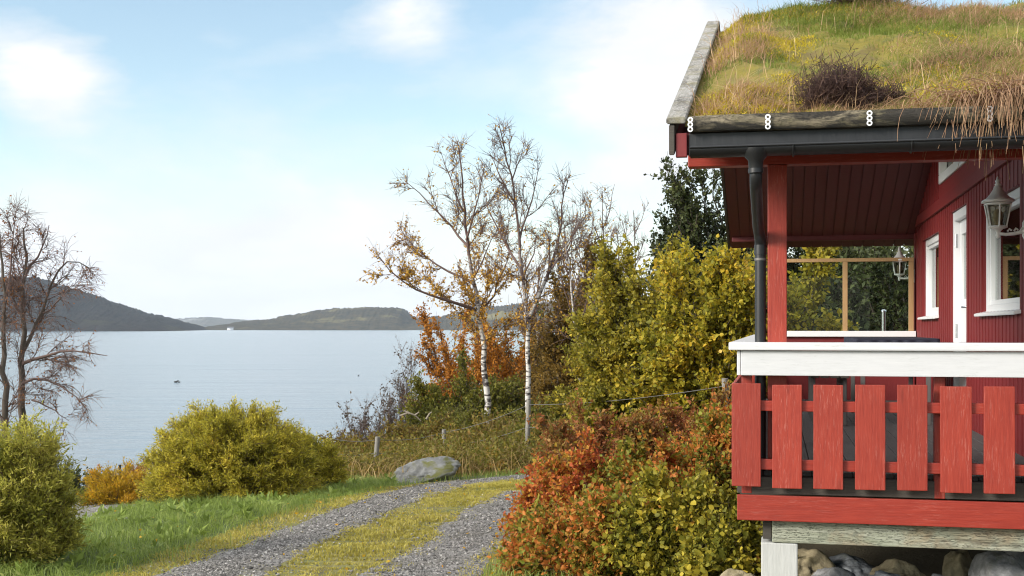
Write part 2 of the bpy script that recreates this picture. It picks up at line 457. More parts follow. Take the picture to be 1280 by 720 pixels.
# loose pebbles
def pebbles(C, N, spread, szm):
    k = rng.integers(0, len(C), N); off = rng.normal(0, spread, (N, 2))
    P = C[k] + off
    P = P[(P[:, 1] > 5.5)]
    N = len(P); s = rng.gamma(3, szm / 3, N) + .003
    z = ground(P[:, 0], P[:, 1]) + .012 + s * .25
    base = np.array([[1, 0, 0], [0, 1, 0], [-1, 0, 0], [0, -1, 0], [0, 0, .6], [0, 0, -.6]], float)
    sc = rng.uniform(.6, 1.3, (N, 6, 1)); a = rng.uniform(0, 6.28, N)
    R = np.zeros((N, 3, 3)); R[:, 0, 0] = np.cos(a); R[:, 0, 1] = -np.sin(a); R[:, 1, 0] = np.sin(a); R[:, 1, 1] = np.cos(a); R[:, 2, 2] = 1
    V = np.einsum('nij,nkj->nki', R, base[None] * sc) * s[:, None, None] + np.column_stack([P, z])[:, None, :]
    Ft = np.array([[0, 1, 4], [1, 2, 4], [2, 3, 4], [3, 0, 4], [1, 0, 5], [2, 1, 5], [3, 2, 5], [0, 3, 5]])
    return V.reshape(-1, 3), (np.arange(N)[:, None, None] * 6 + Ft[None]).reshape(-1, 3)
pb = Buf()
for C, N in ((WLc, 30000), (WRc, 17000)):
    pb.add(*pebbles(C, N, .24, .0055))
pb.add(*pebbles(PATH, 4000, .8, .012))
PEB = leafmat('pebble', [(0, (.05, .0475, .044)), (.5, (.15, .142, .132)), (.85, (.29, .275, .256)), (1, (.55, .53, .5))], 1.0, 0.0, .1, .9, 1.0)
o = pb.build('gravel', PEB); tag(o, 'loose grey pebbles strewn along the wheel tracks', 'gravel', kind='stuff')

# ------------------------------------------------------------------ water and hills
def water_mat():
    m, t, b, out = newmat('fjord_water')
    tc = t.node('ShaderNodeTexCoord').outputs['Object']
    w1 = t.noise(t.mapping(tc, (.35, 1.0, 1)), 1.5, 4, .6, .3)
    w2 = t.noise(t.mapping(tc, (.1, .5, 1), (0, 0, .12)), .5, 3, .6, .6)
    w3 = t.noise(t.mapping(tc, (.02, .09, 1)), .35, 3, .6)
    h = t.math('ADD', t.math('MULTIPLY', w1, .22), t.math('ADD', t.math('MULTIPLY', w2, .5), t.math('MULTIPLY', w3, 1.6)))
    b.inputs['Base Color'].default_value = (.13, .165, .19, 1); b.inputs['Roughness'].default_value = .17; b.inputs['IOR'].default_value = 1.33
    t.l.new(t.bump(h, .6, .5), b.inputs['Normal'])
    return m
me = bpy.data.meshes.new('water')
me.from_pydata([(-8900, 5, 0), (8900, 5, 0), (8900, 7000, 0), (-8900, 7000, 0)], [], [(0, 1, 2, 3)])
o = link('water', me, water_mat()); tag(o, 'pale rippled fjord reaching to the far hills', 'water', kind='structure')

def hill_mat(name, a, b_, c_, sc):
    m, t, b, out = newmat(name)
    tc = t.node('ShaderNodeTexCoord').outputs['Object']
    n = t.noise(tc, sc, 8, .7); n2 = t.noise(tc, sc * .12, 4, .6)
    c = t.mix(t.ramp(n, [(.35, (0, 0, 0)), (.65, (1, 1, 1))]), a, b_)
    c = t.mix(t.ramp(n2, [(.56, (0, 0, 0)), (.66, (.8, .8, .8))]), c, c_)
    t.l.new(c, b.inputs['Base Color']); b.inputs['Roughness'].default_value = 1
    b.inputs['Specular IOR Level'].default_value = 0
    return m
def hill(name, label, prof, Y0, Y1, mat, rough, seed, nxs=420):
    """prof: (photo x, photo y of skyline) as seen at the ridge distance"""
    Yr = Y0 + (Y1 - Y0) * .45
    px = np.array([p[0] for p in prof], float); py = np.array([p[1] for p in prof], float)
    X = np.linspace((px[0] - 640) / F * Yr, (px[-1] - 640) / F * Yr, nxs)
    H = np.maximum(np.interp(X * F / Yr + 640, px, (409 - py) / F * Yr + EYE), 0)
    M = 36; V = []
    for k in range(M):
        s = k / (M - 1); y = Y0 + (Y1 - Y0) * s
        pr = math.sin(min(s / .45, 1) * math.pi / 2) ** .8 if s < .45 else math.cos((s - .45) / .55 * math.pi / 2)
        wob = fbm(X / 160, np.full(nxs, y / 160), seed) * .45
        n = (rng.random(nxs) * .7 + fbm(X / 30, np.full(nxs, y / 30), seed + 3) * 2) * rough
        edge = np.clip(H / (rough * 2.5), 0, 1)
        z = H * pr * (1 + wob * (s < .4) * (1 - s / .4)) + n * edge * pr - 1.0 * (1 - pr)
        V.append(np.column_stack([X * (1 + (y - Yr) / Yr * .6), np.full(nxs, y) + fbm(X / 90, X * 0 + k, seed) * 60 * (k == 0), z]))
    V = np.stack(V, 0)
    i, j = np.meshgrid(np.arange(M - 1), np.arange(nxs - 1), indexing='ij'); q = (i * nxs + j).ravel()
    b = Buf(); b.add(V.reshape(-1, 3), np.stack([q, q + 1, q + nxs + 1, q + nxs], 1))
    return tag(b.build(name, mat), label, 'hill', kind='structure')
FOREST1 = hill_mat('forest_dark', (.008, .008, .007), (.034, .027, .022), (.04, .036, .02), .05)
FOREST2 = hill_mat('forest_mixed', (.02, .022, .016), (.07, .055, .03), (.17, .15, .07), .045)
FOREST3 = hill_mat('far_fells', (.06, .06, .05), (.12, .11, .09), (.3, .3, .3), .01)
hill('hills', 'dark wooded hillside across the fjord behind the bare tree', [(-260, 330), (-120, 338), (-40, 347), (20, 352), (55, 353), (85, 362), (112, 371), (150, 385), (178, 394), (200, 399), (225, 405), (246, 412), (252, 413)], 1900, 3300, FOREST1, 11, 2)
hill('hills', 'long wooded headland across the fjord left of the birches', [(262, 413), (275, 408), (300, 405), (335, 402), (352, 399), (375, 396), (392, 391), (420, 388), (450, 387), (495, 387), (506, 390), (513, 396), (520, 400), (560, 396), (600, 388), (640, 383), (720, 380), (860, 376), (1100, 380), (1300, 400), (1400, 413)], 2700, 4100, FOREST2, 9, 9, 900)
hill('hills', 'faint pale blue fells farthest away on the horizon', [(150, 404), (205, 402), (232, 399), (262, 398), (285, 400), (300, 401), (330, 404), (420, 408)], 5200, 6700, FOREST3, 9, 14)

# small white farmhouse on the headland
hx, hy = (288 - 640) / F * 2690, 2690.0
fh = empty('farmhouse', (hx, hy, .4)); tag(fh, 'tiny white farmhouse at the foot of the far headland', 'house')
b_ = Buf()
w, d, h = 6, 4, 4.2
V = [(-w, -d, 0), (w, -d, 0), (w, d, 0), (-w, d, 0), (-w, -d, h), (w, -d, h), (w, d, h), (-w, d, h), (-w, 0, h + 3), (w, 0, h + 3)]
b_.add(V, [(0, 1, 5, 4), (1, 2, 6, 5), (2, 3, 7, 6), (3, 0, 4, 7)]); b_.add(V, [(4, 8, 7), (5, 6, 9)])
b_.build('wall', WHITEV, fh)
b_ = Buf(); V = [(-w - .4, -d - .5, h - .3), (w + .4, -d - .5, h - .3), (w + .4, 0, h + 3.1), (-w - .4, 0, h + 3.1), (-w - .4, d + .5, h - .3), (w + .4, d + .5, h - .3)]
b_.add(V, [(0, 1, 2, 3), (3, 2, 5, 4)]); b_.build('roof', plain('slate', (.12, .12, .13), .8), fh)

# ducks
def duck(px, py, label, s, rz):
    Y = EYE * F / (py - 409); p = at(px, py, Y)
    b = Buf()
    tube(b, [(-.24, 0, .1), (-.17, 0, .07), (-.05, 0, .06), (.08, 0, .065), (.15, 0, .1), (.17, 0, .17), (.2, 0, .22), (.25, 0, .225), (.31, 0, .21)],
         [.012, .06, .1, .1, .06, .035, .05, .04, .012], 8)
    o = b.build('duck', DUCK, smooth=True); o.location = (p[0], p[1], 0); o.rotation_euler = (0, 0, rz); o.scale = (s, s, s)
    tag(o, label, 'duck', 'ducks on the fjord')
duck(220, 478, 'larger dark duck of the close pair on the water', 1.05, .2)
duck(224, 478, 'smaller dark duck of the close pair on the water', .75, 2.9)
duck(448, 470, 'lone dark duck on the water above the willow shrub', .7, 1.0)

# ------------------------------------------------------------------ plants
def lump(az, el, seed):
    return 1 + .28 * np.sin(az * 2 + seed) * np.cos(el * 3 + seed * 2) + .18 * np.sin(az * 5 + seed * 3) + .12 * np.sin(el * 7 + az * 3 + seed)
def shrub(name, label, cat, base, rx, ry, h, mat, stems=40, twigs=900, lpt=14, LL=.05, LW=.02, twl=.3, up=.5, spread=.8,
          group=None, seed=1, inner=.35, low=.0, stemmat=None, bare=0.0, rst=.012, tw_r=.003, trunk=0.0, lumpy=1.0, rmin=.6, dome=.6):
    """stems arch out of the base to a lumpy dome, twigs leave the stems, leaves sit along the twigs"""
    base = np.asarray(base, float)
    root = empty(name, base); tag(root, label, cat, group)
    sb = Buf(); lb = Buf()
    az = rng.uniform(0, 2 * np.pi, stems); sel = rng.uniform(low, 1, stems); el = np.arcsin(np.clip(sel, -1, 1))
    rr = rng.uniform(rmin, 1, stems) * (1 + (lump(az, el, seed) - 1) * lumpy)
    B0 = np.column_stack([rng.normal(0, rx * .12, stems), rng.normal(0, ry * .12, stems), np.full(stems, trunk - .05)])
    hh = h - trunk
    Tg = np.column_stack([np.cos(az) * np.cos(el) ** dome * rx * rr, np.sin(az) * np.cos(el) ** dome * ry * rr, trunk + hh * (.12 + .88 * np.sin(el)) * np.clip(rr, .5, 1.15)])
    Cn = B0 * .5 + Tg * .5; Cn[:, 2] = np.maximum(Cn[:, 2], Tg[:, 2] * .75) ; Cn[:, :2] = B0[:, :2] * .6 + Tg[:, :2] * .4
    if trunk > 0:
        tube(sb, [(0, 0, -.1), (rng.normal(0, .04), rng.normal(0, .04), trunk * .5), (0, 0, trunk)], [rst * 3.4, rst * 2.8, rst * 2.4], 8)
    tt = np.linspace(0, 1, 7)[:, None]
    for k in range(stems):
        P = (1 - tt) ** 2 * B0[k] + 2 * tt * (1 - tt) * Cn[k] + tt ** 2 * Tg[k] + rng.normal(0, .012 * h, (7, 3)) * tt
        tube(sb, P, rst * (1.05 - tt[:, 0] * .8), 4, False)
    ks = rng.integers(0, stems, twigs); t = (inner + (1 - inner) * rng.random(twigs) ** .6)[:, None]
    A = (1 - t) ** 2 * B0[ks] + 2 * t * (1 - t) * Cn[ks] + t ** 2 * Tg[ks]
    tan = unit(2 * (1 - t) * (Cn[ks] - B0[ks]) + 2 * t * (Tg[ks] - Cn[ks]))
    out = unit(A * np.array([1, 1, .3]))
    D = unit(tan * .5 + out * .45 + rng.normal(0, .55, (twigs, 3)) + np.array([0, 0, up]))
    l = twl * rng.uniform(.5, 1.25, twigs)
    E = A + D * l[:, None]; E[:, 2] = np.maximum(E[:, 2], .03)
    sticks(sb, A, E, np.full(twigs, tw_r), np.full(twigs, tw_r * .5))
    keep = rng.random(twigs) >= bare
    A2, E2, D2 = A[keep], E[keep], D[keep]
    n = len(A2)
    if n and lpt:
        kk = np.repeat(np.arange(n), lpt); s = rng.uniform(.08, 1.03, len(kk))[:, None]
        P = A2[kk] + (E2[kk] - A2[kk]) * s + rng.normal(0, LL * .3, (len(kk), 3))
        LD = D2[kk] * (1 - spread * .5) + unit(rng.normal(size=(len(kk), 3))) * spread
        sz = rng.uniform(.4, 1.4, len(kk))
        (leaves6 if LW / LL > .5 and base[1] < 21 else leaves)(lb, P, LD, LL * sz, LW * sz * rng.uniform(.8, 1.15, len(kk)))
        lb.build('foliage', mat, root)
    sb.build('stems', stemmat or STEM, root)
    return root

def rot_about(v, axis, a):
    return v * math.cos(a) + np.cross(axis, v) * math.sin(a) + axis * np.dot(axis, v) * (1 - math.cos(a))
def tree(name, label, cat, limbs, bark, twigmat, leafm=None, nsec=3.2, sec_len=.38, ntw=9, twl=.42, droop=.1, lpt=5, leaf_p=lambda z: .5,
         LL=.045, LW=.032, group=None, twr=.0045, secr=.011, _=None, ter=4):
    """limbs: list of (points, r0, r1); secondary branches and twigs are grown on them"""
    base = np.array(limbs[0][0][0], float)
    root = empty(name, base); tag(root, label, cat, group)
    tb = Buf(); bb = Buf(); lb = Buf()
    segs = []
    for li, (pts, r0, r1) in enumerate(limbs):
        P = np.array(pts, float) - base
        s = np.concatenate([[0], np.cumsum(np.linalg.norm(np.diff(P, axis=0), axis=1))])
        n = max(6, int(s[-1] / .3)); t = np.linspace(0, s[-1], n)
        Q = np.stack([np.interp(t, s, P[:, k]) for k in range(3)], 1)
        for _ in range(2): Q[1:-1] = Q[:-2] * .25 + Q[1:-1] * .5 + Q[2:] * .25
        Q[1:] += rng.normal(0, .018, Q[1:].shape)
        R = r0 + (r1 - r0) * (t / t[-1]) ** .8
        tube(tb if (li == 0 or r0 > .045) else bb, Q, R, 8 if r0 > .04 else 5)
        L = s[-1]; st = .12 if li else .35
        k = int(L * nsec * (1 - st))
        for u in np.sort(rng.uniform(st, 1, k)):
            i = min(int(u * (n - 1)), n - 2); p = Q[i] + (Q[i + 1] - Q[i]) * (u * (n - 1) - i)
            tg = unit(Q[i + 1] - Q[i])
            ax = unit(np.cross(tg, rng.normal(size=3))); d = rot_about(tg, ax, rng.uniform(.5, 1.05))
            ln = (sec_len * (1 - u) * min(L, 4) + .35) * rng.uniform(.6, 1.25)
            m = 6; B = [p]
            for q_ in range(m):
                d = unit(d + np.array([0, 0, .1 - droop * q_ * .12]) + rng.normal(0, .14, 3)); B.append(B[-1] + d * ln / m)
            B = np.array(B); rb = min(secr, R[i] * .6)
            tube(bb, B, rb * np.linspace(1, .35, m + 1), 4, False); segs.append((B, ln))
            for w in range(ter):                                     # third order
                i3 = rng.integers(1, m); d3 = unit(unit(B[i3 + 1] - B[i3]) + rng.normal(0, .55, 3))
                l3 = ln * rng.uniform(.25, .5); C = [B[i3]]
                for q_ in range(4):
                    d3 = unit(d3 + np.array([0, 0, .05 - droop * q_ * .2]) + rng.normal(0, .15, 3)); C.append(C[-1] + d3 * l3 / 4)
                C = np.array(C); tube(bb, C, rb * .55 * np.linspace(1, .4, 5), 3, False); segs.append((C, l3))
    A = []; D = []
    for B, ln in segs:
        k = max(2, int(ntw * ln / .6)); i = rng.integers(0, len(B) - 1, k); f = rng.random((k, 1))
        A.append(B[i] + (B[i + 1] - B[i]) * f); D.append(unit(unit(B[i + 1] - B[i]) * .7 + rng.normal(0, .36, (k, 3)) + np.array([0, 0, .15 - droop])))
    A = np.concatenate(A); D = np.concatenate(D); l = twl * rng.uniform(.35, 1.1, len(A))
    M = A + D * l[:, None] * .55; D2 = unit(D + rng.normal(0, .2, D.shape) + np.array([0, 0, -droop])); E = M + D2 * l[:, None] * .5
    sticks(bb, A, M, np.full(len(A), twr), np.full(len(A), twr * .75)); sticks(bb, M, E, np.full(len(A), twr * .75), np.full(len(A), twr * .4))
    tb.build('trunk', bark, root, True); bb.build('branches', twigmat, root)
    if leafm is not None:
        pz = np.array([leaf_p(z) for z in (A[:, 2])])
        kk = np.repeat(np.arange(len(A)), lpt); kk = kk[rng.random(len(kk)) < pz[kk]]
        s = rng.random((len(kk), 1)); P = A[kk] + (E[kk] - A[kk]) * s
        sz = rng.uniform(.65, 1.3, len(kk))
        leaves(lb, P, unit(rng.normal(size=P.shape)) + np.array([0, 0, -.5]), LL * sz, LW * sz)
        lb.build('crown', leafm, root)
    return root

L_WILLOW = leafmat('willow_leaf', gain=1.5, stops= [(0, (.1, .105, .014)), (.35, (.22, .2, .022)), (.65, (.36, .3, .032)), (.88, (.5, .4, .05)), (1, (.45, .25, .1))], nscale=2.2)
L_WILLOW2 = leafmat('willow_leaf_green', gain=1.5, stops= [(0, (.11, .12, .02)), (.4, (.23, .225, .035)), (.75, (.37, .33, .06)), (1, (.5, .43, .14))], nscale=2.5)
L_YELLOW = leafmat('spirea_leaf', [(0, (.18, .15, .012)), (.5, (.4, .25, .015)), (.85, (.52, .27, .02)), (1, (.5, .18, .03))], 2.5)
L_HAZELG = leafmat('hazel_green', [(0, (.07, .08, .01)), (.35, (.16, .145, .016)), (.65, (.27, .22, .022)), (.88, (.43, .31, .03)), (1, (.58, .42, .07))], 1.1)
L_HAZELY = leafmat('hazel_yellow', [(0, (.08, .085, .01)), (.3, (.17, .16, .016)), (.55, (.3, .25, .02)), (.8, (.44, .3, .025)), (.93, (.52, .33, .04)), (1, (.56, .4, .12))], 1.1)
L_ORANGE = leafmat('orange_leaf', gain=1.1, stops= [(0, (.15, .06, .01)), (.45, (.36, .14, .015)), (.8, (.5, .21, .03)), (1, (.45, .27, .03))], nscale=.8)
L_BROWN = leafmat('brown_leaf', [(0, (.06, .04, .012)), (.5, (.16, .1, .02)), (.85, (.28, .165, .03)), (1, (.36, .23, .05))], .9)
L_OLIVE = leafmat('olive_leaf', [(0, (.045, .052, .01)), (.5, (.12, .12, .018)), (.85, (.22, .19, .026)), (1, (.34, .22, .03))], .9)
L_DARK = leafmat('dark_leaf', [(0, (.012, .018, .006)), (.5, (.035, .045, .014)), (.9, (.075, .085, .025)), (1, (.12, .11, .03))], 1.0, .2)
L_RED = leafmat('red_leaf', [(0, (.15, .028, .014)), (.3, (.32, .065, .02)), (.5, (.4, .13, .024)), (.66, (.4, .24, .035)), (.82, (.16, .16, .018)), (1, (.55, .22, .08))], 1.6)
L_REDG = leafmat('red_green_leaf', [(0, (.3, .06, .02)), (.3, (.42, .15, .03)), (.5, (.2, .17, .02)), (.75, (.13, .16, .02)), (1, (.42, .36, .06))], 1.6)
L_YG = leafmat('yellow_green_leaf', [(0, (.05, .058, .01)), (.3, (.13, .13, .016)), (.6, (.27, .23, .025)), (.85, (.46, .36, .04)), (.94, (.36, .12, .03)), (1, (.3, .07, .02))], 3.0)
L_DULL = leafmat('dull_leaf', [(0, (.1, .035, .018)), (.4, (.26, .09, .03)), (.7, (.2, .15, .03)), (1, (.36, .19, .06))], 1.6)
L_GREYT = leafmat('grey_leaf', [(0, (.05, .042, .036)), (.6, (.11, .09, .07)), (1, (.18, .13, .07))], 1.0)
L_BIRCH = leafmat('birch_leaf', [(0, (.26, .12, .02)), (.5, (.42, .23, .03)), (1, (.55, .34, .06))], .8, .35)
L_REDTINT = leafmat('rust_leaf', [(0, (.14, .05, .02)), (1, (.3, .12, .03))], .8)

L_UNDERB = leafmat('thicket_leaf', [(0, (.07, .045, .013)), (.35, (.15, .095, .02)), (.6, (.14, .12, .02)), (.85, (.28, .17, .03)), (1, (.42, .25, .06))], 1.3)
W = lambda pts, Y: [at(px, py, Y + (p[2] if len(p) > 2 else 0)) for p in pts for px, py in [p[:2]]]

# willow shrubs along the verge
shrub('willow_shrub', 'broad yellow-green willow shrub rounded over the grass verge', 'shrub', on(290, 16.2, -.05), 1.22, .9, 1.36, L_WILLOW, 420, 12500, 13, .047, .011, .17, .5, .65, 'willow shrubs on the verge', 1.3, .4, 0, None, .03, .007, .0025, 0, .05, .84, .85)
shrub('willow_shrub', 'small willow shrub tucked against the end of the broad one', 'shrub', on(384, 17.2, -.05), .52, .5, .86, L_WILLOW, 110, 3200, 13, .047, .011, .16, .5, .65, 'willow shrubs on the verge', 3.1, .3, 0, None, .02, .006, .0025, 0, .1, .84, .8)
shrub('willow_shrub', 'pale leafy willow shrub in front of the bare birch', 'shrub', on(15, 10.2, -.05), .52, .6, 1.32, L_WILLOW2, 150, 5600, 13, .042, .011, .18, .5, .65, 'willow shrubs on the verge', 5.2, .3, 0, None, .03, .007, .002, 0, .15, .8, .75)
shrub('spirea_shrub', 'low golden orange shrub beside the broad willow', 'shrub', on(147, 17.2, -.05), .47, .5, .56, L_YELLOW, 70, 1500, 11, .045, .012, .18, .7, .55, None, 2.2, .25, 0, None, 0, .006, .002, 0, .5)
shrub('shore_bush', 'small dark bush at the water edge left of the stakes', 'bush', on(102, 34, -.1), .42, .4, .75, L_DARK, 14, 160, 8, .1, .06, .3, .5, .8, None, 4)
shrub('shore_bush', 'low reddish bush around the two dark stakes', 'bush', on(165, 33, -.1), .85, .6, 1.0, L_DULL, 24, 420, 9, .08, .04, .3, .5, .8, None, 5)
for (px, yt, Y, lab) in ((127.5, 592, 33.5, 'short dark stake by the shore'), (149.5, 581, 32, 'taller dark stake by the shore')):
    p = on(px, Y); zt = at(px, yt, Y)[2]
    b_ = Buf(); tube(b_, [(0, 0, -.2), (.01, 0, (zt - p[2]) * .5), (0, .01, zt - p[2])], [.045, .042, .04], 8)
    o = b_.build('wooden_stake', DARKSTAKE); o.location = p; tag(o, lab, 'stake', 'stakes by the shore')

# hazels and other bushes behind the cabin
def ontop(px, Y, ytop): 
    p = on(px, Y, -.1); return p, (EYE - (ytop - 409) / F * Y) - p[2]
p, h = ontop(812, 19, 298); shrub('hazel_tree', 'large green-yellow hazel left of the cabin post', 'tree', p, 1.2, 1.3, h * .93, L_HAZELG, 120, 8500, 12, .06, .044, .36, .3, .9, 'hazels beside the cabin', 1.1, .3, -.1, BARK, 0, .02, .004, 0, .35, .72, .5)
p, h = ontop(895, 17.6, 282); shrub('hazel_tree', 'bright yellow hazel showing behind post and glass screen', 'tree', p, 1.25, 1.3, h * .95, L_HAZELY, 110, 7500, 12, .065, .048, .36, .3, .9, 'hazels beside the cabin', 2.7, .3, -.1, BARK, 0, .02, .004, 0, .35, .72, .5)
p, h = ontop(762, 23, 352); shrub('hazel_tree', 'shorter green hazel beside the thin birches', 'tree', p, .95, 1, h * .97, L_HAZELG, 80, 4600, 12, .062, .045, .36, .3, .9, 'hazels beside the cabin', 4.2, .3, -.1, BARK, 0, .02, .004, 0, .4, .7, .5)
p, h = ontop(985, 19, 318); shrub('hazel_tree', 'yellow-green hazel seen through the glass screen', 'tree', p, 1.0, 1, h * .97, L_HAZELG, 70, 3600, 12, .075, .056, .4, .35, .9, 'hazels beside the cabin', 6.2, .3, -.1, BARK, 0, .02, .004)
p, h = ontop(893, 27, 196); shrub('oak_tree', 'dark round-crowned tree rising behind the yellow hazel', 'tree', p, 1.55, 1.5, h, L_DARK, 90, 4600, 12, .09, .065, .42, .3, .95, None, 1.9, .3, -.1, BARK, .05, .04, .006, 2.4, .5, .72, .5)
for k, (px, Y, yt, lab) in enumerate(((1075, 24, 240, 'dark evergreen behind the middle of the glass screen'), (1150, 22, 225, 'dark evergreen behind the lamp and glass screen'), (1010, 27, 262, 'dark evergreen half hidden by the yellow-green hazel'))):
    p, h = ontop(px, Y, yt); shrub('evergreen_tree', lab, 'tree', p, 2.0, 1.3, h, L_DARK, 90, 5200, 13, .11, .055, .5, .1, .9, 'evergreens behind the glass screen', 3 + k, .2, -.1, BARK, 0, .03, .005)

# orange and brown trees of the little wood
wood = [(575, 36, 388, 1.5, L_ORANGE, 'rusty orange tree at the wood edge above the water'),
        (640, 34, 394, 1.45, L_ORANGE, 'orange tree between the two tall birch trunks'),
        (598, 31, 445, 1.15, L_OLIVE, 'olive green bush below the orange trees'),
        (695, 33, 366, 1.35, L_BROWN, 'brown-leaved tree right of the second birch'),
        (655, 38, 408, 1.4, L_BROWN, 'bronze tree far back between the birches'),
        (545, 31, 482, .75, L_OLIVE, 'low green bush near the pale fallen branch'),
        (722, 28, 335, .9, L_BROWN, 'slim bronze tree against the green hazel'),
        (625, 44, 425, 1.6, L_BROWN, 'broad brown bush far back behind the birch trunks'), (700, 42, 400, 1.8, L_OLIVE, 'broad olive bush far back in the wood'), (770, 30, 350, 1.6, L_OLIVE, 'dark olive bush behind the green hazel')]
for k, (px, Y, yt, rx, mt, lab) in enumerate(wood):
    p, h = ontop(px, Y, yt); shrub('wood_tree', lab, 'tree', p, rx, rx, h, mt, 80, 4400, 11, .08, .056, .42, .35, .95, 'trees and bushes of the wood', 1.7 * k + .4, .22, -.1, BARK, .04, .02, .005, 0, .8)
for k, (px, Y, yt, rx, lab) in enumerate(((507, 34, 428, .55, 'grey bare bush leaning over the water by the orange tree'), (446, 27, 502, .5, 'low grey twiggy bush beside the small willow'), (478, 30, 490, .5, 'grey twiggy bush between fence and water'))):
    p, h = ontop(px, Y, yt); shrub('bare_bush', lab, 'bush', p, rx, rx, h, L_GREYT, 36, 800, 5, .06, .035, .45, .5, .9, 'grey bare bushes', 2.3 * k, .25, .1, TWIG, .2, .012, .004)

thick = [(452, 23, 546, .75, L_UNDERB, 'brown leafy bush behind the first fence post'), (520, 24.5, 528, .8, L_UNDERB, 'brown bush between the first two fence posts'),
         (590, 25, 518, .8, L_OLIVE, 'olive bush at the foot of the golden birch'), (640, 24, 524, .7, L_UNDERB, 'russet bush left of the leaning fence post'),
         (560, 27, 504, .8, L_OLIVE, 'green-brown bush behind the fence below the orange tree'), (690, 23, 505, .7, L_OLIVE, 'bushy green growth right of the leaning post'),
         (600, 22.3, 548, .6, L_UNDERB, 'low bush growing against the right end of the boulder'), (640, 22, 548, .6, L_OLIVE, 'low olive bush at the leaning post'), (420, 25, 560, .7, L_UNDERB, 'brown bush in the gap behind the small willow')]
for k, (px, Y, yt, rx, mt, lab) in enumerate(thick):
    p, h = ontop(px, Y, yt); shrub('thicket_bush', lab, 'bush', p, rx, rx * .8, h, mt, 60, 1700, 10, .06, .036, .3, .4, .95, 'bushes behind the fence', 1.1 * k + .2, .2, 0, None, .06, .008, .003, 0, .7)

# tall birches
lp1 = lambda z: .75 if z < 4.7 else (.32 if z < 5.8 else .1)
tree('birch_tree', 'tall birch with golden leaves low in its crown', 'tree', [
    (W([(613, 590), (611, 540), (608, 480), (603, 425), (597, 385), (589, 345), (583, 300), (578, 240), (573, 176)], 28), .098, .012),
    (W([(596, 388), (572, 378, -.2), (540, 372, -.4), (512, 360, -.5), (487, 342, -.6), (474, 322, -.7)], 28), .045, .008),
    (W([(592, 355), (570, 342, .3), (540, 328, .5), (515, 312, .6), (502, 290, .6)], 28), .04, .008),
    (W([(598, 392), (612, 384, .2), (621, 365, .3), (628, 340, .4), (636, 320, .4)], 28), .035, .008),
    (W([(585, 308), (565, 285, .3), (545, 262, .5), (520, 238, .6), (510, 228, .6)], 28), .035, .008),
    (W([(583, 300), (594, 270, -.3), (598, 235, -.4), (606, 205, -.5)], 28), .03, .007),
    (W([(580, 265), (566, 235, .2), (556, 205, .3), (552, 190, .3)], 28), .025, .006),
    (W([(590, 350), (606, 325, .5), (612, 300, .7), (622, 285, .8)], 28), .03, .007),
    (W([(603, 430), (622, 418, .3), (634, 404, .4)], 28), .025, .006)],
    BIRCH, TWIG, L_BIRCH, 4.2, .36, 10, .36, .1, 7, lp1, .055, .042, 'tall birches', .0048, .011, None, 6)
lp2 = lambda z: .35 if z < 4.2 else (.1 if z < 5.4 else .05)
tree('birch_tree', 'tallest nearly leafless birch with a striped white trunk', 'tree', [
    (W([(657, 585), (658, 545), (660, 480), (661, 420), (658, 380), (652, 340), (649, 300), (644, 250), (635, 200), (622, 152)], 27), .082, .01),
    (W([(660, 398), (672, 370, .2), (690, 335, .3), (700, 290, .4), (704, 245, .4), (712, 225, .5)], 27), .06, .008),
    (W([(651, 335), (636, 312, .3), (620, 285, .4), (607, 262, .5), (606, 240, .5)], 27), .035, .007),
    (W([(649, 300), (660, 268, .3), (668, 240, .4), (672, 212, .5)], 27), .03, .007),
    (W([(645, 255), (630, 232, -.2), (618, 205, -.3), (611, 190, -.3)], 27), .025, .006),
    (W([(653, 348), (668, 322, -.4), (672, 290, -.6)], 27), .028, .006),
    (W([(640, 225), (648, 200, .2), (655, 178, .3)], 27), .02, .005),
    (W([(690, 335), (710, 310, .2), (724, 280, .3), (732, 262, .3)], 27), .025, .006)],
    BIRCH, TWIG, L_BIRCH, 4.2, .36, 10, .34, .06, 6, lp2, .055, .04, 'tall birches', .0048, .011, None, 6)
thin = [(676, 522, 666, 330, 33, 'thin birch trunk just behind the striped birch'), (727, 505, 703, 268, 26, 'thin leaning birch in front of the brown tree'),
        (757, 470, 752, 238, 30, 'slim bare birch rising above the green hazel'), (735, 470, 728, 272, 32, 'bare brownish tree left of the slim birch'),
        (790, 420, 793, 262, 34, 'bare tree top showing over the green hazel'), (705, 470, 716, 255, 34, 'bare tree with purple twigs behind the tall birches'), (772, 430, 771, 285, 31, 'short bare tree between hazel and slim birch')]
for k, (x0, y0, x1, y1, Y, lab) in enumerate(thin):
    xm = (x0 + x1) / 2; dy = y0 - y1; s = Y / F
    b0 = at(x0, y0, Y); b0[2] = g1(b0[0], b0[1]) - .1
    L = [([b0, at(x0, y0, Y), at(xm + 2, y0 - dy * .5, Y), at(x1, y1, Y)], .05 if k < 2 else .045, .007)]
    for q_ in range(5):
        f = .35 + .11 * q_; px = x0 + (x1 - x0) * f; py = y0 - dy * f; sd = (-1) ** q_
        L.append((W([(px, py), (px + sd * 10, py - dy * .1, .2 * sd), (px + sd * (17 - q_), py - dy * .24, .3 * sd)], Y), .02, .005))
    tree('bare_tree' if k > 1 else 'thin_birch', lab, 'tree', L, BIRCH if k < 3 else BARK, TWIG, L_BIRCH if k in (1, 2) else L_BROWN, 3.0, .24, 7, .32, .03, 4, (lambda z: .22) if k < 3 else (lambda z: .12), .055, .035, 'thin bare trees of the wood', .005, .01)

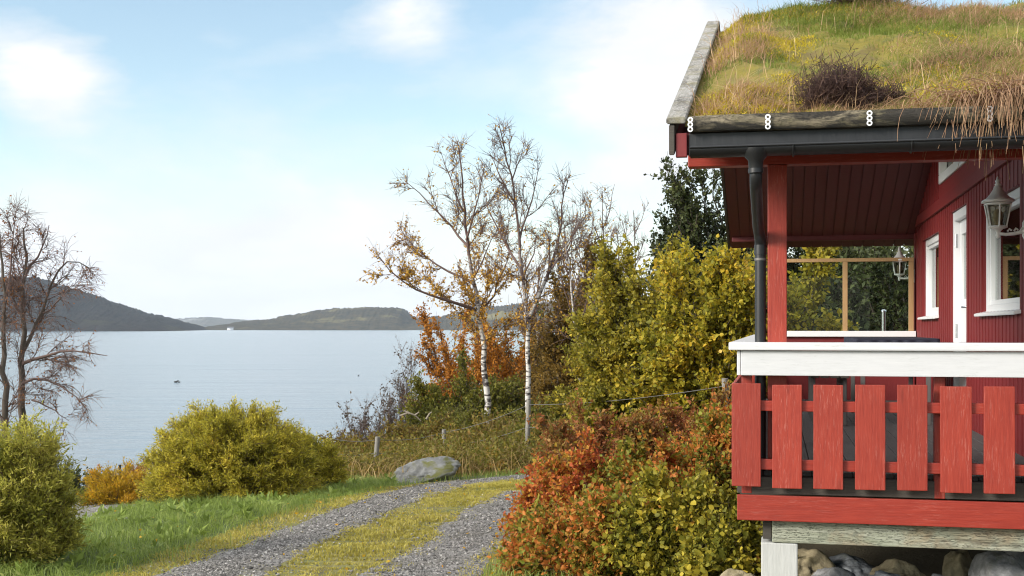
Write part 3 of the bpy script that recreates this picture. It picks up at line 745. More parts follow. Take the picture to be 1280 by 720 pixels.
# the bare spreading tree on the left
tree('bare_birch', 'spreading leafless birch with drooping twigs by the shore', 'tree', [
    (W([(28, 600), (27, 540), (27, 480), (28, 440), (30, 405), (31, 360), (33, 310), (30, 285)], 26), .12, .02),
    (W([(28, 440), (40, 415, .2), (54, 392, .4), (64, 360, .5), (70, 335, .6), (84, 318, .6), (100, 322, .7), (112, 336, .8)], 26), .05, .008),
    (W([(27, 455), (45, 448, -.3), (70, 441, -.5), (95, 437, -.6), (120, 438, -.7), (134, 446, -.8)], 26), .045, .007),
    (W([(26, 480), (48, 470, -.3), (72, 470, -.4), (92, 490, -.5), (108, 512, -.6)], 26), .04, .007),
    (W([(31, 345), (45, 325, .2), (56, 305, .3), (62, 280, .4)], 26), .035, .007),
    (W([(10, 600), (6, 520), (4, 440), (6, 380), (2, 320), (-4, 270), (-8, 255)], 25.5), .1, .012),
    (W([(5, 410), (-15, 380, .3), (-35, 350, .4), (-48, 320, .5)], 25.5), .04, .008),
    (W([(6, 380), (16, 340, .3), (12, 300, .4), (20, 270, .5)], 25.5), .035, .007),
    (W([(5, 460), (-25, 450, -.3), (-55, 455, -.5)], 25.5), .04, .008),
    (W([(30, 400), (14, 375, .4), (12, 345, .5), (18, 322, .6)], 26), .03, .007),
    (W([(54, 392), (66, 385, -.2), (80, 372, -.3), (92, 352, -.3)], 26), .025, .006),
    (W([(40, 500), (60, 505, -.3), (85, 525, -.5)], 26), .025, .006)],
    BARK, TWIG, L_REDTINT, 4.6, .3, 11, .4, .26, 3, lambda z: .2, .05, .03, None, .0045, .011, None, 6)

# low undergrowth behind the fence and around the trees
ug = Buf(); us = Buf()
N = 9500
px = rng.uniform(405, 960, N); Yy = 19.6 + 15 * rng.random(N) ** 1.3
X = (px - 640) / F * Yy; ok = (X > -6.5) & (pdist(X, Yy, WLp) > 1.0)
X, Yy = X[ok], Yy[ok]; N = len(X); Z = ground(X, Yy)
hgt = (.25 + .55 * np.clip(fbm(X * .6, Yy * .6, 21) * 2 + .5, 0, 1)) * sstep(18.5, 22.5, Yy) + .16
A = np.column_stack([X, Yy, Z]); E = A + np.column_stack([rng.normal(0, .2, N), rng.normal(0, .2, N), hgt * rng.uniform(.6, 1.1, N)])
sticks(us, A, E, np.full(N, .004), np.full(N, .002))
kk = np.repeat(np.arange(N), 14); s = rng.random((len(kk), 1)) ** .6
P = A[kk] + (E[kk] - A[kk]) * s + rng.normal(0, .08, (len(kk), 3)); P[:, 2] = np.maximum(P[:, 2], A[kk, 2] + .01)
sz = rng.uniform(.5, 1.2, len(kk)); leaves(ug, P, rng.normal(size=P.shape) + np.array([0, 0, .3]), .07 * sz, .04 * sz)
L_UNDER = leafmat('undergrowth_leaf', [(0, (.06, .045, .012)), (.3, (.12, .09, .018)), (.5, (.1, .105, .016)), (.75, (.2, .15, .025)), (.92, (.3, .15, .03)), (1, (.4, .3, .08))], .9)
o = ug.build('undergrowth', L_UNDER); tag(o, 'tangled brown and olive undergrowth behind the fence', 'undergrowth', kind='stuff')
us2 = us
NB = 3000
px = rng.uniform(405, 760, NB); Yy = rng.uniform(18.3, 27, NB); X = (px - 640) / F * Yy
ok = (X > -6) & (pdist(X, Yy, WLp) > 1.1); X, Yy = X[ok], Yy[ok]; NB = len(X)
P = np.column_stack([X, Yy, ground(X, Yy)])
blades(us2, P, rng.uniform(.15, .6, NB), .009, rng.normal(0, .55, (NB, 3)) * np.array([1, 1, 0]))
DRY = leafmat('dry_grass', [(0, (.16, .1, .035)), (.5, (.3, .2, .08)), (1, (.42, .31, .15))], 1.5, .2)
o = us2.build('dry_grass', DRY); tag(o, 'dry straw-coloured stalks standing among the undergrowth', 'dry grass', kind='stuff')

# red-leaved shrubs by the cabin
RS = 'autumn shrubs between track and cabin'
reds = [(715, 11.0, .62, .6, .62, L_RED, 'rusty red shrub overhanging the gravel track', .037, .023),
        (770, 10.6, .7, .6, .86, L_RED, 'red and orange shrub in the middle of the thicket', .037, .023),
        (842, 10.3, .7, .6, .98, L_REDG, 'mixed red and green shrub below the veranda corner', .039, .025),
        (900, 10.6, .6, .6, 1.08, L_REDG, 'green shrub with red tips beside the veranda pickets', .039, .025),
        (752, 13.2, .85, .8, 1.12, L_DULL, 'dull brown-red shrub at the back of the thicket', .04, .023),
        (860, 13.0, 1.0, .8, 1.32, L_DULL, 'brownish shrub under the hazel beside the wire', .04, .023),
        (705, 9.3, .4, .45, .42, L_REDG, 'low shrub with scarlet leaves beside the grass edge', .037, .023),
        (775, 8.9, .55, .45, .66, L_REDG, 'low green shrub with scattered orange leaves', .038, .027),
        (850, 8.6, .5, .4, .74, L_YG, 'yellow-green round-leaved shrub in front of the thicket', .038, .032),
        (905, 8.3, .33, .4, .58, L_YG, 'small bright yellow shrub at the deck pillar', .038, .032)]
for k, (px, Y, rx, ry, h, mt, lab, ll, lw) in enumerate(reds):
    shrub('autumn_shrub', lab, 'shrub', on(px, Y, -.05), rx, ry, h, mt, 90, 3600, 11, ll, lw, .19, .45, .95, RS, 1.3 * k + .7, .25, 0, None, .02, .005, .002, 0, .6)

# ------------------------------------------------------------------ grass
def scatter_poly(poly, n):
    A = np.array(poly); lo, hi = A.min(0), A.max(0); out = []
    got = 0
    while got < n:
        P = rng.uniform(lo, hi, (n * 2, 2)); P = P[inside(P[:, 0], P[:, 1], poly)]; out.append(P); got += len(P)
    return np.concatenate(out)[:n]
GRASS = leafmat('verge_grass', gain=1.45, stops= [(0, (.045, .065, .013)), (.4, (.125, .17, .033)), (.75, (.2, .25, .055)), (.93, (.28, .29, .1)), (1, (.45, .38, .2))], nscale=1.6, trans=.45, mixn=.4, rough=.45)
P = scatter_poly(VERGE, 95000)
wgt = sstep(.55, 1.0, np.minimum(pdist(P[:, 0], P[:, 1], WLp), 3) + fbm(P[:, 0] * 1.3, P[:, 1] * 1.3, 61) * .7)
P = P[rng.random(len(P)) < wgt + .04]
clump = np.clip(.5 + fbm(P[:, 0] * 2.4, P[:, 1] * 2.4, 66, 3) * 1.6, .1, 1.2)
gb2 = Buf()
P3 = np.column_stack([P, ground(P[:, 0], P[:, 1])]); n = len(P3)
ln = np.stack([fbm(P[:, 0] * 1.7, P[:, 1] * 1.7, 71, 2) * 1.6, fbm(P[:, 0] * 1.7, P[:, 1] * 1.7, 75, 2) * 1.6, np.zeros(n)], 1) + rng.normal(0, .42, (n, 3)) * np.array([1, 1, 0])
blades(gb2, P3, (.04 + .19 * clump) * rng.uniform(.4, 1.3, n), .005, ln, .5)
# broad weeds in the verge
Q = scatter_poly(VERGE, 700); Q = Q[pdist(Q[:, 0], Q[:, 1], WLp) > .9]
kk = np.repeat(np.arange(len(Q)), 6); D = rng.normal(0, 1, (len(kk), 3)); D[:, 2] = np.abs(D[:, 2]) * .5 + .25
leaves(gb2, np.column_stack([Q, ground(Q[:, 0], Q[:, 1]) + .05])[kk], D, .13 * rng.uniform(.5, 1.2, len(kk)), .045)
# green strip beyond the bend and beside the right wheel track
def near(C, n, lo, hi, ymin, ymax):
    k = rng.integers(1, len(C) - 1, n); T = unit(C[k + 1] - C[k - 1]); Nn = np.stack([T[:, 1], -T[:, 0]], 1)
    P = C[k] + Nn * rng.uniform(lo, hi, (n, 1)); return P[(P[:, 1] > ymin) & (P[:, 1] < ymax)]
S1 = np.concatenate([near(WLc, 16000, -2.6, -.5, 15.8, 24), near(WRc, 9000, .55, 1.5, 6, 13)])
S1 = S1[~((pdist(S1[:, 0], S1[:, 1], WRp) < .42) | (pdist(S1[:, 0], S1[:, 1], WLp) < .42))]
S0 = np.column_stack([rng.uniform(-16, -4, 26000), rng.uniform(8, 40, 26000)])
S0 = S0[(pdist(S0[:, 0], S0[:, 1], SHORE) > 3) & (pdist(S0[:, 0], S0[:, 1], [tuple(p) for p in PATH[::8]]) > 1.5) & (S0[:, 0] < -2.2 - .28 * (S0[:, 1] - 8) * 0 - 1.5)]
S1 = np.concatenate([S1, S0])
P3 = np.column_stack([S1, ground(S1[:, 0], S1[:, 1])]); n = len(P3)
blades(gb2, P3, rng.uniform(.05, .15, n), .007, rng.normal(0, .35, (n, 3)) * np.array([1, 1, 0]), .5)
o = gb2.build('grass', GRASS); tag(o, 'lush green grass on the verge beside the track', 'grass', kind='stuff')
MOSS = leafmat('track_moss', [(0, (.15, .135, .022)), (.4, (.29, .25, .045)), (.75, (.4, .34, .075)), (.92, (.45, .35, .15)), (1, (.36, .16, .05))], 2.2, .3, .5, .6)
C = (lambda t: t)(None)
MIDp = np.array([(WLc[int(i * (len(WLc) - 1))] + WRc[int(np.argmin(np.hypot(*(WRc - WLc[int(i * (len(WLc) - 1))]).T)))]) / 2 for i in np.linspace(.0, .8, 200)])
S2 = np.concatenate([near(MIDp, 52000, -.75, .75, 6.5, 17.5), near(WLc, 26000, -.95, -.3, 6.5, 17.5), near(WRc, 12000, .3, .9, 6.5, 16)])
e1 = pdist(S2[:, 0], S2[:, 1], WLp) - .36 + fbm(S2[:, 0] * 3, S2[:, 1] * 3, 81, 4) * .6; e2 = pdist(S2[:, 0], S2[:, 1], WRp) - .36 + fbm(S2[:, 0] * 3, S2[:, 1] * 3, 86, 4) * .6
S2 = S2[((e1 > -.03) & (e2 > -.03)) | (rng.random(len(S2)) < .05)]
S2 = S2[rng.random(len(S2)) < .35 + 1.1 * np.clip(.5 + 2 * fbm(S2[:, 0] * 2.2, S2[:, 1] * 2.2, 97, 4), 0, 1)]
P3 = np.column_stack([S2, ground(S2[:, 0], S2[:, 1])]); n = len(P3)
hh = .015 + .045 * np.clip(.4 + fbm(S2[:, 0] * 2.5, S2[:, 1] * 2.5, 91, 3) * 2, 0, 1.3)
b_ = Buf(); blades(b_, P3, hh * rng.uniform(.6, 1.3, n), .008, rng.normal(0, .5, (n, 3)) * np.array([1, 1, 0]), .5)
o = b_.build('moss', MOSS); tag(o, 'yellowish moss and short grass between the wheel tracks', 'moss', kind='stuff')

S3 = np.concatenate([scatter_poly(VERGE, 260), near(MIDp, 160, -1, 1.6, 6.5, 17), near(WRc, 200, .3, 1.6, 6.5, 13)]); n = len(S3)
b_ = Buf(); D = rng.normal(size=(n, 3)); D[:, 2] *= .25
leaves(b_, np.column_stack([S3, ground(S3[:, 0], S3[:, 1]) + rng.uniform(.02, .09, n)]), D, rng.uniform(.02, .045, n), .025)
o = b_.build('fallen_leaves', L_YELLOW); tag(o, 'fallen yellow leaves on the grass and track', 'leaves', kind='stuff')

# ------------------------------------------------------------------ boulder, fence, branch
def rock_mesh(name, size, seed, subdiv=4, planes=14, rough=.05):
    r = np.random.default_rng(seed)
    bm = bmesh.new(); bmesh.ops.create_icosphere(bm, subdivisions=subdiv, radius=1)
    V = np.array([v.co[:] for v in bm.verts]); Nn = unit(V)
    pl = unit(r.normal(size=(planes, 3))); dd = r.uniform(.62, 1, planes)
    proj = np.maximum(Nn @ pl.T, 1e-3); rr = np.min(np.minimum(dd[None] / proj, 1.25), 1)
    rr = rr + rough * (np.sin(Nn[:, 0] * 9 + seed) * np.sin(Nn[:, 1] * 8 + seed * 2) + .6 * np.sin(Nn[:, 2] * 17 + Nn[:, 0] * 13) * np.sin(Nn[:, 1] * 19)) + r.normal(0, rough * .12, len(V))
    for o_ in range(5):
        k_ = r.normal(size=(4, 3)) * (3.5 * 1.9 ** o_); ph = r.uniform(0, 6.28, 4)
        w_ = np.abs(np.sin(Nn @ k_.T + ph)).mean(1) - .64
        rr = rr + w_ * rough * 1.6 / 1.45 ** o_
    V = Nn * rr[:, None] * np.array(size)
    for v, c in zip(bm.verts, V): v.co = c
    me = bpy.data.meshes.new(name); bm.to_mesh(me); bm.free()
    me.polygons.foreach_set('use_smooth', np.ones(len(me.polygons), bool))
    return me
p = on(527, 18.5)
o = link('boulder', rock_mesh('boulder', (.5, .4, .2), 5, 5, 12, .07), BOULDER); o.location = (p[0], p[1], p[2] + .05); o.rotation_euler = (.15, -.3, .2)
tag(o, 'grey mossy boulder lying at the bend of the track', 'boulder')

fr = empty('wire_fence', on(553, 22)); tag(fr, 'sagging wire fence on weathered posts behind the boulder', 'fence')
posts = [(466, 591, 472, 546, 20.5), (553, 575, 555, 537, 22.5), (656, 575, 661, 500, 21), (912, 540, 906, 473, 15)]
tops = []
base = np.array(fr.location)
for x0, y0, x1, y1, Y in posts:
    A = on(x0, Y, -.2) - base; Bt = at(x1, y1, Y) - base
    b_ = Buf(); tube(b_, [A, (A + Bt) / 2 + np.array([.01, 0, 0]), Bt], [.045, .043, .04], 8); b_.build('fence_post', STAKE, fr)
    tops.append((A + np.array([0, 0, .2]), Bt))
wb = Buf()
ends = [(on(400, 20.5, .1) - base, on(400, 20.5, .85) - base)] + tops
for (a0, b0), (a1, b1) in zip(ends[:-1], ends[1:]):
    for f in (.93, .6, .3):
        s_ = a0 + (b0 - a0) * f; e_ = a1 + (b1 - a1) * f; t = np.linspace(0, 1, 12)[:, None]
        P = s_ + (e_ - s_) * t; P[:, 2] -= (4 * t * (1 - t))[:, 0] * .06
        tube(wb, P, .005, 4, False)
wb.build('wire', WIRE, fr)
b_ = Buf()
for pts in ([(500, 520), (510, 516), (519, 519), (526, 526)], [(512, 517), (505, 513)], [(519, 519), (524, 515)], [(533, 524), (537, 517), (540, 515)]):
    tube(b_, np.array(W(pts, 26)) - at(515, 520, 26), np.linspace(.03, .012, len(pts)), 6)
o = b_.build('fallen_branch', plain('bleached', (.24, .2, .15), .8)); o.location = at(515, 520, 26); tag(o, 'pale bleached branch lying on the undergrowth', 'branch')

# ------------------------------------------------------------------ the cabin
YAW = math.atan2(330, 1500)
O = np.array([1.32, 7.2, 4.95]); E_ = EYE - O[2]                     # E_: eye height in cabin space
cy, sy = math.cos(YAW), math.sin(YAW)
def wp(u, v, z): return np.array([O[0] + cy * u + sy * v, O[1] - sy * u + cy * v, O[2] + z])
cabin = empty('cabin', O, -YAW); tag(cabin, 'red timber cabin with grass-covered roof and porch', 'cabin')
rail_t = empty('veranda_railing', O, -YAW); tag(rail_t, 'red picket railing with broad white handrail on the veranda', 'railing')
deck_t = empty('veranda_deck', O, -YAW); tag(deck_t, 'raised wooden veranda deck on a grey pillar', 'deck')

def boxbm(bm, u0, u1, v0, v1, h0, h1, jit=0.0):
    j = lambda: random.uniform(-jit, jit)
    vs = [bm.verts.new((u + j(), v + j() * .3, E_ + h + j())) for u in (u0, u1) for v in (v0, v1) for h in (h0, h1)]
    for f in ((0, 1, 3, 2), (4, 6, 7, 5), (0, 4, 5, 1), (2, 3, 7, 6), (0, 2, 6, 4), (1, 5, 7, 3)):
        bm.faces.new([vs[k] for k in f])
def boxes(name, L, mat, parent, bev=.004, jit=0.0):
    bm = bmesh.new()
    for q_ in L: boxbm(bm, *q_, jit=jit)
    bmesh.ops.recalc_face_normals(bm, faces=bm.faces)
    if bev: bmesh.ops.bevel(bm, geom=list(bm.edges), offset=bev, segments=2, affect='EDGES', profile=.6)
    me = bpy.data.meshes.new(name); bm.to_mesh(me); bm.free()
    return link(name, me, mat, parent)
def prism(bm, poly, axis, a0, a1):
    """poly of (v,h) extruded along u, or of (u,h) extruded along v"""
    def pt(p, a): return (a, p[0], E_ + p[1]) if axis == 'u' else (p[0], a, E_ + p[1])
    lo = [bm.verts.new(pt(p, a0)) for p in poly]; hi = [bm.verts.new(pt(p, a1)) for p in poly]
    bm.faces.new(lo[::-1]); bm.faces.new(hi)
    for k in range(len(poly)):
        bm.faces.new([lo[k], lo[(k + 1) % len(poly)], hi[(k + 1) % len(poly)], hi[k]])
def prisms(name, L, mat, parent, bev=.004):
    bm = bmesh.new()
    for q_ in L: prism(bm, *q_)
    bmesh.ops.recalc_face_normals(bm, faces=bm.faces)
    if bev: bmesh.ops.bevel(bm, geom=list(bm.edges), offset=bev, segments=2, affect='EDGES')
    me = bpy.data.meshes.new(name); bm.to_mesh(me); bm.free()
    return link(name, me, mat, parent)

UW = 1.90; UE = 6.6; VR = 3.7; V0 = -.42; V1 = 8.0; VF = .62; VB = 7.7; FL = -.87
def T(v): return 1.19 + .379 * (v + .35) if v <= VR else 1.19 + .379 * (VR + .35) - .36 * (v - VR)
TR = T(VR)
# --- roof structure
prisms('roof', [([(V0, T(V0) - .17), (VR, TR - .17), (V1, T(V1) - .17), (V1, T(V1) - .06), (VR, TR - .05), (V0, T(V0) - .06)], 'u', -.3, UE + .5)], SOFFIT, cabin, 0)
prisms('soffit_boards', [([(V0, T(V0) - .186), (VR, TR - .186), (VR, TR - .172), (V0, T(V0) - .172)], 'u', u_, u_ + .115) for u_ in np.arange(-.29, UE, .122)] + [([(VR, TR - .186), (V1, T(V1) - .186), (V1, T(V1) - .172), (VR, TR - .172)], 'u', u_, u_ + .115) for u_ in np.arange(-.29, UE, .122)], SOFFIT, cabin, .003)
prisms('bargeboard', [([(V0 - .06, T(V0) - .19), (VR, TR - .16), (VR, TR + .01), (V0 - .06, T(V0) - .02)], 'u', -.335, -.303), ([(VR + .003, TR - .16), (V1 + .05, T(V1) - .19), (V1 + .05, T(V1) - .02), (VR + .003, TR + .01)], 'u', -.335, -.303)], DARKWOOD, cabin)
prisms('cover_board', [([(V0 - .07, T(V0) - .015), (VR - .01, TR + .015), (VR - .01, TR + .05), (V0 - .07, T(V0) + .02)], 'u', -.35, -.24), ([(VR - .005, TR + .015), (V1 + .07, T(V1) - .015), (V1 + .07, T(V1) + .02), (VR - .005, TR + .05)], 'u', -.35, -.24)], GREYWOOD, cabin, .006)
boxes('end_board', [(-.298, -.235, V0 - .045, V0 - .005, .965, 1.1)], WALLRED, cabin)
boxes('eave_flashing', [(-.225, UE + .5, V0 - .03, V0 - .002, .97, 1.098)], MEMBRANE, cabin, .003)
# turf log with rounded, uneven section
lb = Buf(); un = np.linspace(-.22, UE + .5, 90); rows = []
for k, (dv, dh) in enumerate(((-.078, .0), (-.08, .045), (-.076, .086), (-.01, .092), (.045, .09), (.05, .0))):
    rows.append(np.column_stack([un, V0 + .0 + dv + fbm(un * 3, un * 0 + k, 4, 3) * .02, E_ + 1.1 + dh + fbm(un * 1.1, un * 0 + k * .4, 8, 3) * .02]))
Vv = np.stack(rows, 1); K = 6
i, j = np.meshgrid(np.arange(89), np.arange(K), indexing='ij'); q = (i * K + j).ravel(); q2 = (i * K + (j + 1) % K).ravel()
lb.add(Vv.reshape(-1, 3), np.stack([q, q2, q2 + K, q + K], 1)); lb.add(Vv[0], [(0, 1, 2, 3), (0, 3, 4, 5)])
lb.build('turf_log', LOGWOOD, cabin)
# white three-ring straps
for k, px in enumerate((864, 960, 1082, 1221)):
    u = .258 + (px - 970) * 6.82 / 1536
    b_ = Buf(); a = np.linspace(0, 2 * np.pi, 15)[:-1]
    for z in (1.112, 1.139, 1.166):
        ro, ri = .0155, .0075
        cz = E_ + z; vv = V0 - .096
        Vr = np.concatenate([np.column_stack([u + r * np.cos(a), np.full(14, vf), cz + r * np.sin(a)]) for r in (ri, ro) for vf in (vv, vv + .006)])
        jn = np.arange(14); j2 = (jn + 1) % 14
        for (x, y) in ((0, 28), (28, 42), (42, 14), (14, 0)):
            b_.add(Vr, np.stack([x + jn, y + jn, y + j2, x + j2], 1))
    b_.build('strap', WHITEV, cabin)
# gutter (half round) with outlet and brackets
gu = Buf(); a = np.linspace(np.pi, 2 * np.pi, 11); us_ = np.linspace(-.21, UE + .5, 2); cv, ch, R_ = V0 - .1, 1.0, .062
prof = [(cv + R_ * math.cos(t), ch + R_ * .85 * math.sin(t)) for t in a] + [(cv + (R_ - .006) * math.cos(t), ch + (R_ - .006) * .85 * math.sin(t)) for t in a[::-1]]
pv = np.array([[[u, p[0], E_ + p[1]] for p in prof] for u in us_]); K = len(prof); jn = np.arange(K); j2 = (jn + 1) % K
gu.add(pv.reshape(-1, 3), np.stack([jn, j2, j2 + K, jn + K], 1))
tube(gu, [(-.21, cv - R_, E_ + ch), (UE + .5, cv - R_, E_ + ch)], .008, 8)
cap = np.array([[-.211, cv + R_ * math.cos(t), E_ + ch + R_ * .85 * math.sin(t)] for t in a]); cap = np.vstack([cap, [[-.211, cv, E_ + ch]]])
gu.add(cap, [(k, k + 1, 11) for k in range(10)])
gutter = gu.build('gutter', BLACK, cabin, True)
for u in np.arange(.35, 6, .62):
    b_ = Buf(); tube(b_, [(u, cv + R_ * 1.03 * math.cos(t), E_ + ch + R_ * .9 * math.sin(t)) for t in a], .006, 5); b_.build('bracket', BLACK, gutter)
dp = Buf()
uo = .258 + (945 - 970) * 6.75 / 1536; ud = .165
tube(dp, [(uo, cv, E_ + .99), (uo, cv, E_ + .955), (uo, cv, E_ + .925), (uo, cv, E_ + .86)], [.075, .07, .042, .037], 16)
tube(dp, [(uo, cv, E_ + .9), (uo, cv, E_ + .85), (uo, cv + .08, E_ + .79), (ud - .01, .02, E_ + .6), (ud, .13, E_ + .53), (ud, .14, E_ + .45)], .034, 16)
tube(dp, [(ud, .14, E_ + .5), (ud, .14, E_ + FL - .05)], .033, 16)
tube(dp, [(ud, .14, E_ + .5), (ud, .14, E_ + .44)], .037, 16); tube(dp, [(uo, cv, E_ + .88), (uo, cv, E_ + .855)], .041, 16)
dpo = dp.build('downpipe', BLACK, cabin, True)
b_ = Buf(); tube(b_, [(ud, .14, E_ + .42), (ud, .14, E_ + .405)], .0365, 16); b_.build('clip', WIRE, dpo)
# eave beams, post
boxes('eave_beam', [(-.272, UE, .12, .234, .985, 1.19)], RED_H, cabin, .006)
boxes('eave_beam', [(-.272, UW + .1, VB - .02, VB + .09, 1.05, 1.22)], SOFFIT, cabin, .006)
boxes('porch_post', [(.208, .322, .118, .232, FL + .002, .983)], RED, cabin, .006)
boxes('porch_post', [(.208, .322, VB - .03, VB + .09, FL + .002, 1.048)], RED, cabin, .006)
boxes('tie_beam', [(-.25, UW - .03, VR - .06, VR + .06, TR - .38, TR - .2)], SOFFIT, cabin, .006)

# --- gable wall: narrow upright boards, openings left free
OPEN = [(5.62, 6.97, .12, .98), (3.82, 4.72, FL - .02, 1.085), (1.42, 2.97, .12, .98)]
BH = 1.175
L = []; v = VF; step = .072; k = 0
while v < VB:
    v1 = min(v + step - .009, VB); iv = [(-1.25, BH)]
    for (a0, a1, h0, h1) in OPEN:
        if v1 > a0 and v < a1:
            new = []
            for (z0, z1) in iv:
                if h0 > z0: new.append((z0, min(h0, z1)))
                if h1 < z1: new.append((max(h1, z0), z1))
            iv = new
    segs_v = [(v, v1)]
    for (z0, z1) in iv:
        if z1 - z0 > .01:
            pr = .0 if k % 2 else .004
            L.append((UW - .018 - pr, UW + .004, v, v1, z0, z1))
    v += step; k += 1
boxes('cladding', L, WALLRED, cabin, 0)
cuts = sorted({VF, VB} | {x for o_ in OPEN for x in o_[:2]}); Lb = []
for a0, a1 in zip(cuts[:-1], cuts[1:]):
    op = [o_ for o_ in OPEN if abs(o_[0] - a0) < 1e-6]
    if op:
        h0, h1 = op[0][2:]
        if h0 > -1.2: Lb.append((UW, UW + .12, a0, a1, -1.25, h0))
        Lb.append((UW, UW + .12, a0, a1, h1, BH))
    else: Lb.append((UW, UW + .12, a0, a1, -1.25, BH))
Lb.append((UW + .12, UE, VF, VF + .12, -1.25, 1.2)); Lb.append((UE, UE + .12, VF, VB, -1.25, 1.2)); Lb.append((UW + .12, UE, VB - .12, VB, -1.25, 1.2))
boxes('wall', Lb, WALLRED, cabin, 0)
boxes('corner_board', [(UW - .035, UW + .05, VF - .03, VF + .09, -1.25, 1.2)], WALLRED, cabin)
boxes('corner_board', [(UW - .035, UW + .05, VB - .08, VB + .03, -1.25, 1.12)], WALLRED, cabin)
boxes('belly_band', [(UW - .05, UW + .03, VF, VB, BH, BH + .11)], WALLRED, cabin)
gz = lambda v: T(v) - .175
WG = (2.05, 5.36, 1.43)      # gable window v0, v1, sill
gt = lambda v: min(gz(v) - .18, 2.2)
bmL = [([(VF, BH + .1), (WG[0], BH + .1), (WG[0], gz(WG[0])), (VF, gz(VF))], 'u', UW - .03, UW + .1),
       ([(WG[1], BH + .1), (VB, BH + .1), (VB, gz(VB)), (WG[1], gz(WG[1]))], 'u', UW - .03, UW + .1),
       ([(WG[0], BH + .1), (WG[1], BH + .1), (WG[1], WG[2]), (WG[0], WG[2])], 'u', UW - .03, UW + .1),
       ([(WG[0], gt(WG[0])), (VR, gt(VR)), (WG[1], gt(WG[1])), (WG[1], gz(WG[1])), (VR, gz(VR)), (WG[0], gz(WG[0]))], 'u', UW - .03, UW + .1)]
gb_ = [(UW - .046, UW - .031, v, v + .012, BH + .11, gz(v) - .01) for v in np.arange(VF + .1, VB - .1, .14) if not (WG[0] - .12 < v < WG[1] + .12)]
bm = bmesh.new()
for q_ in bmL: prism(bm, *q_)
for q_ in gb_: boxbm(bm, *q_)
bmesh.ops.recalc_face_normals(bm, faces=bm.faces)
me = bpy.data.meshes.new('gable'); bm.to_mesh(me); bm.free(); link('gable', me, WALLRED, cabin)
# gable window
gw = prisms('gable_window', [([(WG[0], WG[2]), (WG[1], WG[2]), (WG[1], WG[2] + .09), (WG[0], WG[2] + .09)], 'u', UW - .05, UW + .02),
       ([(WG[1] - .08, WG[2] + .092), (WG[1], WG[2] + .092), (WG[1], gt(WG[1]) - .002), (WG[1] - .08, gt(WG[1]) + .02)], 'u', UW - .05, UW + .02),
       ([(WG[0], WG[2] + .092), (WG[0] + .08, WG[2] + .092), (WG[0] + .08, gt(WG[0]) + .02), (WG[0], gt(WG[0]) - .002)], 'u', UW - .05, UW + .02),
       ([(VR - .04, WG[2] + .092), (VR + .04, WG[2] + .092), (VR + .04, gt(VR)), (VR - .04, gt(VR))], 'u', UW - .045, UW + .015)], WHITEV, cabin)
prisms('pane', [([(WG[0] + .02, WG[2] + .02), (WG[1] - .02, WG[2] + .02), (WG[1] - .02, gt(WG[1])), (VR, gt(VR)), (WG[0] + .02, gt(WG[0]))], 'u', UW + .025, UW + .03)], GLASS, gw, 0)
# windows
def window(v0, v1, h0, h1):
    r = UW + .014                                                    # casing plane, set back behind the cladding
    f = boxes('window', [(r, r + .05, v1 - .075, v1 - .002, h0 + .002, h1 - .002), (r, r + .05, v0 + .002, v0 + .075, h0 + .002, h1 - .002), (r, r + .05, v0 + .077, v1 - .077, h1 - .07, h1 - .002), (r, r + .05, v0 + .077, v1 - .077, h0 + .002, h0 + .055),
                         (r + .018, r + .06, v1 - .115, v1 - .078, h0 + .057, h1 - .072), (r + .018, r + .06, v0 + .078, v0 + .115, h0 + .057, h1 - .072), (r + .018, r + .06, v0 + .117, v1 - .117, h1 - .107, h1 - .072), (r + .018, r + .06, v0 + .117, v1 - .117, h0 + .057, h0 + .092)], WHITEV, cabin, .004)
    boxes('pane', [(r + .05, r + .055, v0 + .112, v1 - .112, h0 + .09, h1 - .105)], GLASS, f, 0)
    prisms('sill', [([(UW - .07, h0 - .035), (UW + .06, h0 - .012), (UW + .06, h0 + .018), (UW - .07, h0 - .012)], 'v', v0 - .06, v1 + .06)], WHITEV, f)
    # gathered curtain inside, at the far side of the window
    c = Buf(); n = 40; vv = np.linspace(v1 - .42, v1 - .1, n); uu = UW + .13 + .015 * np.sin(np.arange(n) * 1.1)
    Vc = np.concatenate([np.column_stack([uu, vv, np.full(n, E_ + z)]) for z in (h0 + .05, h1 - .05)])
    i_ = np.arange(n - 1); c.add(Vc, np.stack([i_, i_ + 1, i_ + 1 + n, i_ + n], 1)); c.build('curtain', CURTAIN, f, True)
window(*OPEN[0]); window(*OPEN[2])
# door
v0, v1, h0, h1 = OPEN[1]; r = UW + .02
door = boxes('door', [(r + .03, r + .075, v0 + .08, v1 - .08, FL + .02, .26), (r + .03, r + .075, v1 - .2, v1 - .08, .262, h1 - .09), (r + .03, r + .075, v0 + .08, v0 + .2, .262, h1 - .09), (r + .03, r + .075, v0 + .202, v1 - .202, h1 - .22, h1 - .09)], WHITEV, cabin)
boxes('door_frame', [(r - .02, r + .08, v1 - .076, v1 - .002, FL, h1 - .002), (r - .02, r + .08, v0 + .002, v0 + .076, FL, h1 - .002), (r - .02, r + .08, v0 + .078, v1 - .078, h1 - .085, h1 - .002)], WHITEV, door)
boxes('pane', [(r + .05, r + .055, v0 + .2, v1 - .2, .262, h1 - .215)], GLASS, door, 0)
boxes('panel', [(r + .012, r + .028, v0 + .17, v1 - .17, FL + .14, .2)], WHITEV, door, .006)
b_ = Buf(); tube(b_, [(r + .03, v0 + .13, E_ + .18), (r - .03, v0 + .13, E_ + .18), (r - .035, v0 + .22, E_ + .18)], .01, 8); b_.build('handle', STEEL, door)
for hz in (.75, -.1):
    b_ = Buf(); tube(b_, [(r + .0, v1 - .072, E_ + hz), (r + .0, v1 - .072, E_ + hz + .13)], .014, 8); b_.build('hinge', STEEL, door)
